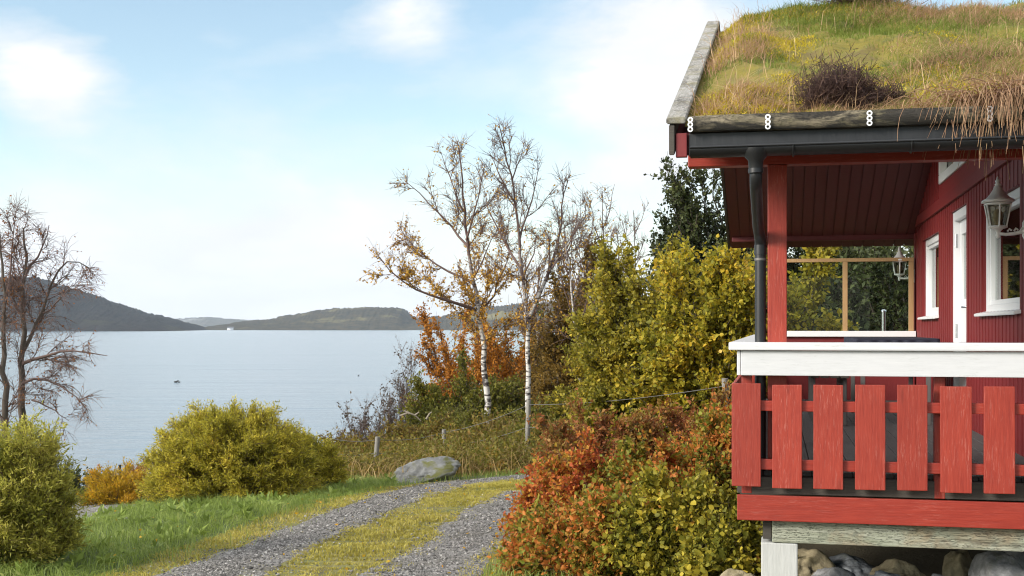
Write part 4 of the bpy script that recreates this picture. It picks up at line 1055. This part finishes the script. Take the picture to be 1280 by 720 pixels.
# interior lining so the rooms read dark
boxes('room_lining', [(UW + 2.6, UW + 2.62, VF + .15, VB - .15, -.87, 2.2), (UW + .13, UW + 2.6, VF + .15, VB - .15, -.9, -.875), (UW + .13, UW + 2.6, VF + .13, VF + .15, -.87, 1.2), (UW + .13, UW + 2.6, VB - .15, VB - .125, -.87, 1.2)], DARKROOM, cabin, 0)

# --- turf
def turf_h(u, v):
    t = np.where(v <= VR, 1.19 + .379 * (v + .35), TR - .36 * (v - VR))
    t = t - .05 * np.exp(-((v - VR) / .25) ** 2)
    e = np.minimum(np.minimum(sstep(-.28, .05, u), 1), np.minimum(sstep(V0, V0 + .25, v), sstep(V1, V1 - .25, v)))
    l = .09 + fbm(u * 1.1, v * 1.1, 33, 4) * .28 + fbm(u * 3.2, v * 3.2, 38, 3) * .2 + fbm(u * 8, v * 8, 44, 2) * .06
    l = l + .1 * np.exp(-((u - .9) / .6) ** 2 - ((v - VR) / .8) ** 2)
    return t - .03 + e * np.maximum(l, .015) 
uu = np.concatenate([np.arange(-.255, 2.6, .045), np.linspace(2.6, UE + .45, 40)]); vv = np.arange(V0 + .035, V1, .055)
TU, TV = np.meshgrid(uu, vv); TZ = turf_h(TU, TV)
b_ = Buf(); n = len(uu); i, j = np.meshgrid(np.arange(len(vv) - 1), np.arange(n - 1), indexing='ij'); q = (i * n + j).ravel()
b_.add(np.stack([TU, TV, TZ + E_], -1).reshape(-1, 3), np.stack([q, q + 1, q + n + 1, q + n], 1))
def turf_mat():
    m, t, b, out = newmat('turf_soil')
    tc = t.node('ShaderNodeTexCoord').outputs['Object']
    n = t.noise(tc, 2.6, 5, .6); n2 = t.noise(tc, 30, 4, .7)
    c = t.ramp(n, [(.32, (.14, .085, .035)), (.45, (.2, .165, .025)), (.55, (.24, .19, .022)), (.68, (.09, .1, .02))])
    c = t.mix(t.math('MULTIPLY', n2, .6), c, (.05, .045, .012))
    t.l.new(c, b.inputs['Base Color']); b.inputs['Roughness'].default_value = 1
    t.l.new(t.bump(n2, .8, .03), b.inputs['Normal'])
    return m
b_.build('turf', turf_mat(), cabin, True)

def rscatter(n, u0, u1, v0, v1):
    return rng.uniform(u0, u1, n), rng.uniform(v0, v1, n)
def roof_grass(name, label, mat, n, zone, hmin, hmax, w, leanm, leanv, cat):
    u, v = rscatter(n, -.22, 2.7, V0 + .02, VR + .5)
    k = zone(u, v); ok = rng.random(n) < k; u, v, k = u[ok], v[ok], k[ok]
    z = turf_h(u, v); n = len(u)
    P = np.stack([wp(0, 0, 0)[0] + cy * u + sy * v, wp(0, 0, 0)[1] - sy * u + cy * v, O[2] + E_ + z - .01], 1)
    ln = np.array(leanm)[None] + rng.normal(0, leanv, (n, 3)) * np.array([1, 1, .3])
    b = Buf(); blades(b, P, rng.uniform(hmin, hmax, n) * (.5 + .8 * k), w, ln, .6)
    o = b.build(name, mat); tag(o, label, cat, kind='stuff')
g_a = lambda u, v: np.clip(.5 + 2.6 * fbm(u * 1.3 + 3, v * 1.3, 101, 3), 0, 1)
green_z = lambda u, v: np.clip(sstep(.5, 1.3, u + .25 * (v - 1)) * (.2 + g_a(u, v)) + .5 * (g_a(u + 9, v) > .78), 0, 1) * .9
dry_z = lambda u, v: np.clip(.1 + 4.5 * fbm(u * 1.5, v * 1.5 + 5, 111, 3), 0, 1) * .9 + .35 * sstep(.5, -.2, v)
moss_z = lambda u, v: np.clip(.5 + 4.5 * fbm(u * 1.2 - 4, v * 1.2, 121, 3), 0, 1) * sstep(2.3, .8, u)
R_GREEN = leafmat('roof_green', gain=1.3, stops= [(0, (.07, .095, .016)), (.5, (.15, .19, .035)), (.9, (.25, .26, .07)), (1, (.4, .33, .16))], nscale=2.5)
R_DRY = leafmat('roof_dry', gain=1.3, stops= [(0, (.2, .11, .065)), (.4, (.33, .2, .12)), (.8, (.46, .32, .18)), (1, (.55, .43, .26))], nscale=2.5)
R_MOSS = leafmat('roof_moss', gain=1.55, stops= [(0, (.16, .13, .015)), (.5, (.34, .27, .025)), (.9, (.46, .36, .045)), (1, (.38, .22, .06))], nscale=2.5)
roof_grass('roof_grass', 'fresh green grass growing on the turf roof', R_GREEN, 60000, green_z, .025, .085, .005, (0, -.3, 0), .5, 'grass')
roof_grass('dry_grass', 'dry tan grass matted over the turf roof', R_DRY, 50000, dry_z, .03, .1, .0045, (.15, -.5, -.1), .8, 'dry grass')
roof_grass('roof_moss', 'yellow-green moss cushions on the turf roof', R_MOSS, 75000, moss_z, .015, .04, .008, (0, -.2, 0), .5, 'moss')
# tall straw stalks along the verge and scattered on the roof
n = 260; u = np.where(rng.random(n) < .4, rng.uniform(-.22, .25, n), rng.uniform(-.2, 2.4, n)); v = rng.uniform(V0 + .05, VR, n)
P = np.stack([O[0] + cy * u + sy * v, O[1] - sy * u + cy * v, O[2] + E_ + turf_h(u, v)], 1)
b_ = Buf(); ln = rng.normal(0, .3, (n, 3)) * np.array([1, 1, 0]); H = rng.uniform(.12, .34, n)
blades(b_, P, H, .004, ln, .4)
o = b_.build('straw', R_DRY); tag(o, 'thin upright straw stalks scattered over the turf roof', 'straw', kind='stuff')
# overhanging tuft at the eave
def tuft(name, label, u0, v0, n, su, lmin, lmax, mat):
    c = wp(u0, v0, E_ + turf_h(np.array(u0), np.array(v0)))
    root = Buf(); tt = np.linspace(0, 1, 7)
    for k in range(n):
        du = rng.normal(0, su); dv = rng.uniform(-.1, .25); L = rng.uniform(lmin, lmax)
        d = np.array([du * .9 + rng.normal(0, .22), -.75 + rng.normal(0, .2), .5 + rng.normal(0, .25)]); p = np.array([du, dv, 0.0]); Q = [p]
        for q_ in range(6):
            d = unit(d + np.array([0, 0, -.33]) + rng.normal(0, .07, 3)); Q.append(Q[-1] + d * L / 6)
        Q = np.array(Q); Q = np.stack([cy * Q[:, 0] + sy * Q[:, 1], -sy * Q[:, 0] + cy * Q[:, 1], Q[:, 2]], 1)
        tube(root, Q, .0036 * np.linspace(1, .35, 7), 3, False)
    o = root.build(name, mat); o.location = c; tag(o, label, 'grass tuft')
tuft('grass_tuft', 'large dry grass tuft hanging over gutter near the lamp', 1.72, -.26, 1700, .22, .22, .56, R_DRY)
tuft('grass_tuft', 'sparse straw tuft drooping over the log right of the heather', 1.22, -.25, 90, .16, .12, .28, R_DRY)
# heather
L_HEATH = leafmat('heather_twig', [(0, (.035, .022, .022)), (.6, (.085, .05, .042)), (.9, (.17, .1, .075)), (1, (.3, .2, .14))], 6, 0, .3, .9, 1.0)
def heather(label, u0, v0, rx, h, n):
    c = wp(u0, v0, E_ + turf_h(np.array(u0), np.array(v0)) - .03)
    b = Buf(); az = rng.uniform(0, 6.28, n); el = np.arcsin(rng.uniform(.02, 1, n) ** .8); r = rng.uniform(.45, 1.0, n) * lump(az, el, u0 * 9) ; r[rng.random(n) < .08] *= 1.35
    ctr = rng.normal(0, rx * .35, (n, 3)) * np.array([1.3, .6, 0])
    tips = []
    for a_, e_, r_, c_ in zip(az, el, r, ctr):
        tgt = c_ + np.array([math.cos(a_) * math.cos(e_) * rx * r_ * 1.2, math.sin(a_) * math.cos(e_) * rx * r_, h * (.2 + .8 * math.sin(e_)) * r_])
        tt = np.linspace(0, 1, 5)[:, None]; P = c_ + (tgt - c_) * tt + rng.normal(0, .018, (5, 3)) * tt
        tube(b, P, .0026 * np.linspace(1.2, .5, 5), 3, False); tips.append(P[3]); tips.append(P[4])
    A = np.repeat(np.array(tips), 4, 0) + rng.normal(0, .015, (len(tips) * 4, 3))
    E2 = A + unit(rng.normal(size=A.shape) + np.array([0, 0, .5])) * rng.uniform(.02, .09, (len(A), 1))
    sticks(b, A, E2, np.full(len(A), .0021), np.full(len(A), .0012))
    o = b.build('heather_bush', L_HEATH); o.location = c; tag(o, label, 'heather')
heather('dark brown heather clump at the eave of the turf roof', .62, -.1, .15, .24, 520)
heather('small heather sprig beside the dark clump', .9, .12, .08, .09, 70)
heather('reddish heather bush on the ridge of the roof', 1.0, 3.45, .3, .3, 300)

# --- railing
pk = .0; n = 0; u = 0.0
while u < 4.6:
    w_ = .169 + random.uniform(-.003, .003)
    dz = random.uniform(-.004, .004)
    boxes('picket', [(u, u + w_, -.022, .0, -.952 + dz, -.338 + dz)], RED, rail_t, .004, .0015)
    u += .237
boxes('rail', [(.02, 4.6, .002, .045, -.5, -.438)], RED_H, rail_t); boxes('rail', [(.02, 4.6, .002, .045, -.85, -.788)], RED_H, rail_t)
for u in (.055, 1.16, 2.3, 3.45):
    boxes('railing_post', [(u, u + .06, .048, .108, -1.0, -.29)], RED, rail_t)
boxes('handrail', [(-.018, 4.6, -.055, .125, -.137, -.09)], WHITE, rail_t, .008)
boxes('handrail_face', [(.052, 4.6, -.028, -.002, -.287, -.139)], WHITE, rail_t, .004)
# side run along the deck edge
boxes('handrail', [(-.018, .14, .127, VB - .1, -.137, -.09)], WHITE, rail_t, .008)
boxes('handrail_face', [(.03, .05, -.028, VB - .1, -.287, -.139)], WHITE, rail_t, .004)
v = .06
while v < VB - .3:
    boxes('picket', [(-.0, .02, v, v + .169, -.952, -.338)], RED, rail_t, .004, .0015); v += .237
boxes('rail', [(.022, .046, .12, VB - .15, -.5, -.438)], RED, rail_t); boxes('rail', [(.022, .046, .12, VB - .15, -.85, -.788)], RED, rail_t)
for v in (1.5, 3.0, 4.5, 6.0):
    boxes('railing_post', [(.05, .11, v, v + .06, -.86, -.29)], RED, rail_t)
# --- deck
L = []; v = .112
while v < VB:
    L.append((.06, UW - .04, v, v + .112, FL - .028, FL)); v += .118
boxes('floor_boards', [(u_, u_ + .112, .115, VB, FL - .028, FL) for u_ in np.arange(.0, UW - .1, .118)] + [(u_, u_ + .112, .115, VF - .05, FL - .028, FL) for u_ in np.arange(1.888, 4.5, .118)], DECKWOOD, deck_t, .003)
boxes('edge_joist', [(.03, 4.6, .05, .11, -1.0, FL - .03)], DARKWOOD, deck_t)
boxes('joist', [(.03, 4.6, v, v + .05, -1.13, FL - .032) for v in np.arange(.7, VB, .6)], DARKWOOD, deck_t)
boxes('fascia_board', [(.03, 4.6, .018, .046, -1.158, -1.006)], RED_H, deck_t, .004)
boxes('support_beam', [(.235, 4.6, .085, .15, -1.297, -1.165)], GREENWOOD, deck_t, .006)
boxes('cross_beam', [(.18, .232, .1, VB - .3, -1.28, -1.14)], DARKWOOD, deck_t)
for (u, v) in ((.17, .09), (3.4, .09), (.17, 3.6), (.17, 7.2)):
    p = wp(u + .1, v + .1, 0); gz_ = g1(p[0], p[1]) - O[2] - E_
    boxes('pillar', [(u, u + .215, v, v + .215, gz_ - .15, -1.3)], CONCRETE, deck_t, .008)

# --- rocks below the deck
rk = [(1.0, .35, .26, .17, 2), (.62, .5, .22, .15, 0), (1.05, .75, .24, .16, 1), (.42, .8, .25, .2, 1), (1.28, .48, .2, .13, 0), (1.62, .42, .28, .26, 0), (1.45, .8, .22, .2, 1), (.05, .35, .17, .17, 1),
      (.2, .95, .2, .2, 0), (.75, 1.0, .25, .16, 2), (1.75, .85, .3, .3, 0), (.5, .28, .15, .1, 2), (.82, .2, .14, .08, 0), (1.35, .2, .16, .09, 1), (2.0, .3, .25, .18, 2)]
names = ['flat blue-grey stone right of the pillar', 'grey stone just behind the pillar edge', 'tan slab under the middle of the beam', 'rounded tan stone deep behind the pillar', 'pale grey stone front centre under the deck',
         'large grey boulder under the deck at frame edge', 'tan rock leaning on the large grey boulder', 'tan stone left of the pillar beside the yellow shrub', 'grey stone deep in the gap left of centre', 'blue-grey rock in the dark behind the tan slab',
         'biggest rough rock far under the deck', 'small dark stone close to the pillar', 'small pale pebble stone before the tan slab', 'small tan stone in front of the pale one', 'blue-grey stone at the far end of the row']
for k, ((u, v, s, h, mi), lab) in enumerate(zip(rk, names)):
    p = wp(u, v + .12, 0); z = g1(p[0], p[1])
    o = link('rock', rock_mesh('rock', (s * .85, s * .65, h * .85), 40 + k, 5, 11, .05), ROCKS[mi]); o.location = (p[0], p[1], z + h * .35); o.rotation_euler = (random.uniform(-.2, .2), random.uniform(-.2, .2), random.uniform(0, 6))
    tag(o, lab, 'rock', 'rocks under the veranda')

# --- glass screen at the end of the deck
vs = VB - .12
sc = empty('glass_screen', wp(.95, vs, E_ + FL), -YAW); tag(sc, 'glazed wind screen with tan wooden frame closing the deck end', 'glass screen')
def sbox(name, L, mat, bev=.004):
    o = boxes(name, [(a - .95, b - .95, c - vs, d - vs, e - FL - E_, f - FL - E_) for a, b, c, d, e, f in L], mat, sc, bev)
    return o
sbox('low_wall', [(.33, UW - .04, vs - .015, vs + .015, FL, -.116)], WALLRED)
sbox('sill', [(.33, UW - .03, vs - .06, vs + .06, -.113, -.045)], WHITEV)
for u in (.34, 1.066, 1.82):
    sbox('frame_post', [(u - .028, u + .028, vs - .028, vs + .028, -.043, .78)], TANWOOD)
sbox('top_rail', [(.31, 1.85, vs - .028, vs + .028, .782, .825)], TANWOOD)
for a, b in ((.37, 1.036), (1.096, 1.79)):
    sbox('pane', [(a, b, vs - .003, vs + .003, -.042, .78)], SCREENGLASS, 0)
# steel post beyond the screen
p = wp(1.62, VB + 1.2, 0); gz_ = g1(p[0], p[1])
st = empty('steel_post', (p[0], p[1], gz_)); tag(st, 'slim shiny steel post standing behind the glass screen', 'post')
hz = EYE + .2 - gz_
b_ = Buf(); tube(b_, [(0, 0, -.1), (0, 0, hz)], .028, 12); b_.build('pole', STEEL, st, True)
b_ = Buf(); tube(b_, [(0, 0, hz), (0, 0, hz + .02), (0, 0, hz + .03)], [.034, .034, .015], 12); b_.build('cap', STEEL, st, True)

# --- garden table and bench on the deck
tb = empty('garden_table', wp(1.3, 4.6, E_ + FL), -YAW); tag(tb, 'long garden table under a dark navy cloth on the deck', 'table')
def lbox(name, par, L, mat, bev=.004):
    bm = bmesh.new()
    for a, b, c, d, e, f in L: boxbm(bm, a, b, c, d, e - E_, f - E_)
    bmesh.ops.recalc_face_normals(bm, faces=bm.faces)
    if bev: bmesh.ops.bevel(bm, geom=list(bm.edges), offset=bev, segments=2, affect='EDGES')
    me = bpy.data.meshes.new(name); bm.to_mesh(me); bm.free(); return link(name, me, mat, par)
lbox('table_top', tb, [(-.34, .34, -.8, .8, .73, .76)], DARKWOOD)
for a in (-.3, .26):
    for c in (-.74, .7): lbox('leg', tb, [(a, a + .04, c, c + .04, 0, .728)], WIRE)
b_ = Buf(); n = 120; t = np.linspace(0, 2 * np.pi, n, endpoint=False)
def rr_(s): 
    c, s_ = np.cos(t), np.sin(t); k = 1 / np.maximum(np.abs(c), np.abs(s_)); return np.column_stack([c * k * .36 * s, s_ * k * .82 * s])
rings = [np.column_stack([rr_(.5), np.full(n, .772)]), np.column_stack([rr_(1.0), np.full(n, .77)]), np.column_stack([rr_(1.01), np.full(n, .755)]), np.column_stack([rr_(1.03) * (1 + .02 * np.sin(t * 23))[:, None], .6 + .015 * np.sin(t * 11)])]
for k in range(3):
    i_ = np.arange(n); i2 = (i_ + 1) % n; b_.add(np.vstack([rings[k], rings[k + 1]]), np.stack([i_, i2, i2 + n, i_ + n], 1))
b_.add(np.vstack([rings[0], [[0, 0, .773]]]), np.stack([np.arange(n), (np.arange(n) + 1) % n, np.full(n, n)], 1))
o = b_.build('tablecloth', NAVY, None, True); o.location = wp(1.3, 4.6, E_ + FL); o.rotation_euler = (0, 0, -YAW); tag(o, 'dark navy cloth draped over the garden table', 'tablecloth')
bn = empty('garden_bench', wp(.72, 4.3, E_ + FL), -YAW); tag(bn, 'dark slatted bench with thin metal legs beside the garden table', 'bench')
lbox('seat', bn, [(-.16 + k * .085, -.09 + k * .085, -.7, .7, .42, .445) for k in range(4)], DARKWOOD)
for c in (-.62, -.2, .2, .58):
    lbox('leg', bn, [(-.15, -.12, c, c + .03, 0, .418)], WIRE); lbox('leg', bn, [(.12, .15, c, c + .03, 0, .418)], WIRE)

# --- wall lanterns
def lathe(buf, prof, sides, c=(0, 0, 0)):
    a = np.arange(sides) * 2 * np.pi / sides + np.pi / sides
    V = np.stack([np.column_stack([c[0] + r * np.cos(a), c[1] + r * np.sin(a), np.full(sides, c[2] + z)]) for r, z in prof])
    n = len(prof); i, j = np.meshgrid(np.arange(n - 1), np.arange(sides), indexing='ij'); j2 = (j + 1) % sides
    buf.add(V.reshape(-1, 3), np.stack([i * sides + j, i * sides + j2, (i + 1) * sides + j2, (i + 1) * sides + j], -1).reshape(-1, 4))
def lantern(label, v, hc):
    """hc: height of the bracket above the eye; local x runs towards the wall"""
    arm = .185
    t = empty('wall_lantern', wp(UW - .022, v, E_ + hc), -YAW); tag(t, label, 'lantern', 'white lanterns on the gable wall')
    x = -arm
    b = Buf(); lathe(b, [(.002, .225), (.108, .225), (.112, .232), (.108, .242), (.078, .258), (.052, .285), (.032, .315), (.026, .335), (.016, .34)], 6, (x, 0, 0)); b.build('cap', LAMPWHITE, t)
    b = Buf(); lathe(b, [(.012, .335), (.022, .345), (.012, .355), (.018, .368), (.01, .38), (.006, .395), (.001, .4)], 10, (x, 0, 0)); b.build('finial', LAMPWHITE, t, True)
    b = Buf(); lathe(b, [(.055, .065), (.084, .215)], 6, (x, 0, 0)); b.build('glass', LAMPGLASS, t)
    b = Buf(); a = np.arange(6) * np.pi / 3 + np.pi / 6
    for q_ in a: tube(b, [(x + .057 * math.cos(q_), .057 * math.sin(q_), .065), (x + .087 * math.cos(q_), .087 * math.sin(q_), .215)], .006, 5)
    for r, z in ((.058, .066), (.088, .214)): tube(b, [(x + r * math.cos(q_), r * math.sin(q_), z) for q_ in np.append(a, a[0])], .0065, 5, False)
    b.build('frame', LAMPWHITE, t)
    b = Buf(); lathe(b, [(.001, -.015), (.012, -.005), (.016, .01), (.01, .025), (.022, .04), (.034, .05), (.062, .058), (.062, .066), (.001, .067)], 10, (x, 0, 0)); b.build('base', LAMPWHITE, t, True)
    b = Buf(); lathe(b, [(.022, .068), (.022, .1), (.03, .12), (.03, .16), (.018, .18), (.002, .185)], 10, (x, 0, 0)); b.build('bulb', BULB, t, True)
    b = Buf(); tube(b, [(x, 0, .02), (x + .05, 0, .014), (x + .1, 0, .018), (x + .15, 0, .03), (0, 0, .04)], [.011, .011, .012, .013, .014], 8)
    for q_ in (.06, .1, .14): tube(b, [(x + q_, 0, .03 + q_ * .05), (x + q_ + .012, 0, .046 + q_ * .08), (x + q_ + .026, 0, .036 + q_ * .06)], .007, 6)
    b.build('arm', LAMPWHITE, t, True)
    b = Buf(); tube(b, [(-.004, 0, -.035), (-.004, 0, .0), (-.004, 0, .09), (-.004, 0, .12)], [.012, .03, .03, .012], 12); b.build('wall_plate', LAMPWHITE, t, True)
lantern('white wall lantern hanging beside the near window', 1.14, .6)
lantern('white wall lantern at the far end by the glass screen', VB - .05, .565)

# ------------------------------------------------------------------ air, sky, light, camera
m = bpy.data.materials.new('haze'); m.use_nodes = True; t = NT(m); t.n.clear(); out = t.node('ShaderNodeOutputMaterial')
pv = t.node('ShaderNodeVolumePrincipled'); pv.inputs['Color'].default_value = (.78, .88, 1, 1); pv.inputs['Density'].default_value = .00006; pv.inputs['Anisotropy'].default_value = .2
t.l.new(pv.outputs[0], out.inputs['Volume'])
me = bpy.data.meshes.new('haze'); bm = bmesh.new(); bmesh.ops.create_cube(bm, size=1)
for v in bm.verts: v.co = (v.co.x * 19000, v.co.y * 7800 + 3400, v.co.z * 286 + 137 - .7)
bm.to_mesh(me); bm.free()
o = link('haze', me, m); tag(o, 'thin haze over the fjord', 'haze', kind='stuff')

SUN_EL, SUN_AZ = rad(24), rad(244)        # azimuth clockwise from +Y (camera forward): behind, slightly left
wd = bpy.data.worlds.new('World'); scene.world = wd; wd.use_nodes = True
t = NT(wd); t.n.clear(); out = t.node('ShaderNodeOutputWorld'); bg = t.node('ShaderNodeBackground', ins={'Strength': .1})
sky = t.node('ShaderNodeTexSky'); sky.sky_type = 'NISHITA'; sky.sun_disc = False; sky.sun_elevation = SUN_EL; sky.sun_rotation = SUN_AZ
sky.air_density = 1.0; sky.dust_density = .6; sky.ozone_density = 1.5
tc = t.node('ShaderNodeTexCoord').outputs['Generated']
sx = t.node('ShaderNodeSeparateXYZ', ins={0: tc}); el = sx.outputs[2]
nv = t.mapping(tc, (1, 1, 2.6))
n1 = t.noise(nv, 4.2, 7, .58, .25); n2 = t.noise(t.mapping(tc, (1, 1, 3.5), (0, 0, 0), (3, 1, 0)), 1.7, 4, .5)
# cloud banks at fixed bearings of the sky, broken up by the noise
wn = t.node('ShaderNodeTexNoise', ins={'Vector': nv, 'Scale': 9.0, 'Detail': 6.0, 'Roughness': .6}).outputs['Color']
wv = t.node('ShaderNodeVectorMath', operation='MULTIPLY_ADD', ins={0: wn, 1: (.13, .0, .1), 2: (-.065, 0, -.05)}).outputs[0]
tw = t.node('ShaderNodeVectorMath', operation='ADD', ins={0: tc, 1: wv}).outputs[0]
def bank(px, py, r):
    d = Vector(((px - 640) / F, 1, (409 - py) / F)).normalized()
    dist = t.node('ShaderNodeVectorMath', operation='DISTANCE', ins={0: tw, 1: d}).outputs['Value']
    return t.math('SUBTRACT', 1.0, t.math('DIVIDE', dist, r), True)
cl = None
for px_, py_, r_, a_ in ((50, 85, .06, .85), (505, 15, .06, .6), (800, 30, .11, .8), (840, 190, .1, .55), (340, 310, .17, .8), (60, 270, .13, .3), (1000, 60, .2, .5), (650, 350, .15, .3), (120, 180, .09, .3)):
    k = t.math('MULTIPLY', t.math('MULTIPLY', bank(px_, py_, r_), t.math('ADD', n1, .45)), a_); cl = k if cl is None else t.math('ADD', cl, k)
low = t.ramp(el, [(0.0, (1, 1, 1)), (.05, (.72, .72, .72)), (.11, (.24, .24, .24)), (.17, (.0, .0, .0)), (.27, (.02, .02, .02)), (.5, (1, 1, 1))])
den = t.math('ADD', t.math('MULTIPLY', t.math('SUBTRACT', n1, .5), 1.7), t.math('ADD', t.math('MULTIPLY', t.math('SUBTRACT', n2, .5), .7), t.math('ADD', t.math('MULTIPLY', low, .85), cl)))
mask = t.ramp(den, [(.1, (.04, .04, .04)), (.45, (.4, .4, .4)), (.9, (1, 1, 1))])
ccol = t.mix(t.ramp(n1, [(.35, (0, 0, 0)), (.65, (1, 1, 1))]), (3.9, 4.02, 4.2), (4.75, 4.8, 4.86))
ccol = t.mix(1.0, ccol, t.ramp(el, [(.28, (.5, .5, .5)), (.55, (.92, .92, .92))]), 'MULTIPLY'); ccol = t.mix(1.0, ccol, (2, 2, 2), 'MULTIPLY')  # unseen overhead cloud brightened as added fill light on the foliage
skyc = t.mix(1.0, sky.outputs[0], (1.14, 1.1, .98), 'MULTIPLY')
t.l.new(t.mix(mask, skyc, ccol), bg.inputs[0]); t.l.new(bg.outputs[0], out.inputs[0])

ld = bpy.data.lights.new('sun', 'SUN'); ld.energy = 2.4; ld.angle = rad(18); ld.color = (1, .95, .88)
lo = bpy.data.objects.new('sun', ld); COL.objects.link(lo)
sd = Vector((math.sin(SUN_AZ) * math.cos(SUN_EL), math.cos(SUN_AZ) * math.cos(SUN_EL), math.sin(SUN_EL)))
lo.rotation_euler = sd.to_track_quat('Z', 'Y').to_euler(); lo.location = (0, 0, 60)

cd = bpy.data.cameras.new('camera'); cd.sensor_width = 36; cd.lens = 36 * F / 1280; cd.shift_y = 49 / 1280; cd.clip_end = 30000; cd.clip_start = .1
co = bpy.data.objects.new('camera', cd); COL.objects.link(co); co.location = (0, 0, EYE); co.rotation_euler = (rad(90), 0, 0)
scene.camera = co
vs_ = scene.view_settings; vs_.view_transform = 'Standard'; vs_.look = 'None'; vs_.gamma = 1; vs_.exposure = 1.15; vs_.use_curve_mapping = False
cyc = scene.cycles
cyc.max_bounces = 6; cyc.diffuse_bounces = 3; cyc.glossy_bounces = 3; cyc.transmission_bounces = 4; cyc.transparent_max_bounces = 10; cyc.volume_bounces = 1
cyc.filter_width = 1.1
cyc.use_denoising = True
cyc.denoising_prefilter = 'ACCURATE'
cyc.denoising_input_passes = 'RGB_ALBEDO_NORMAL'
try: cyc.denoiser = 'OPENIMAGEDENOISE'
except Exception: pass
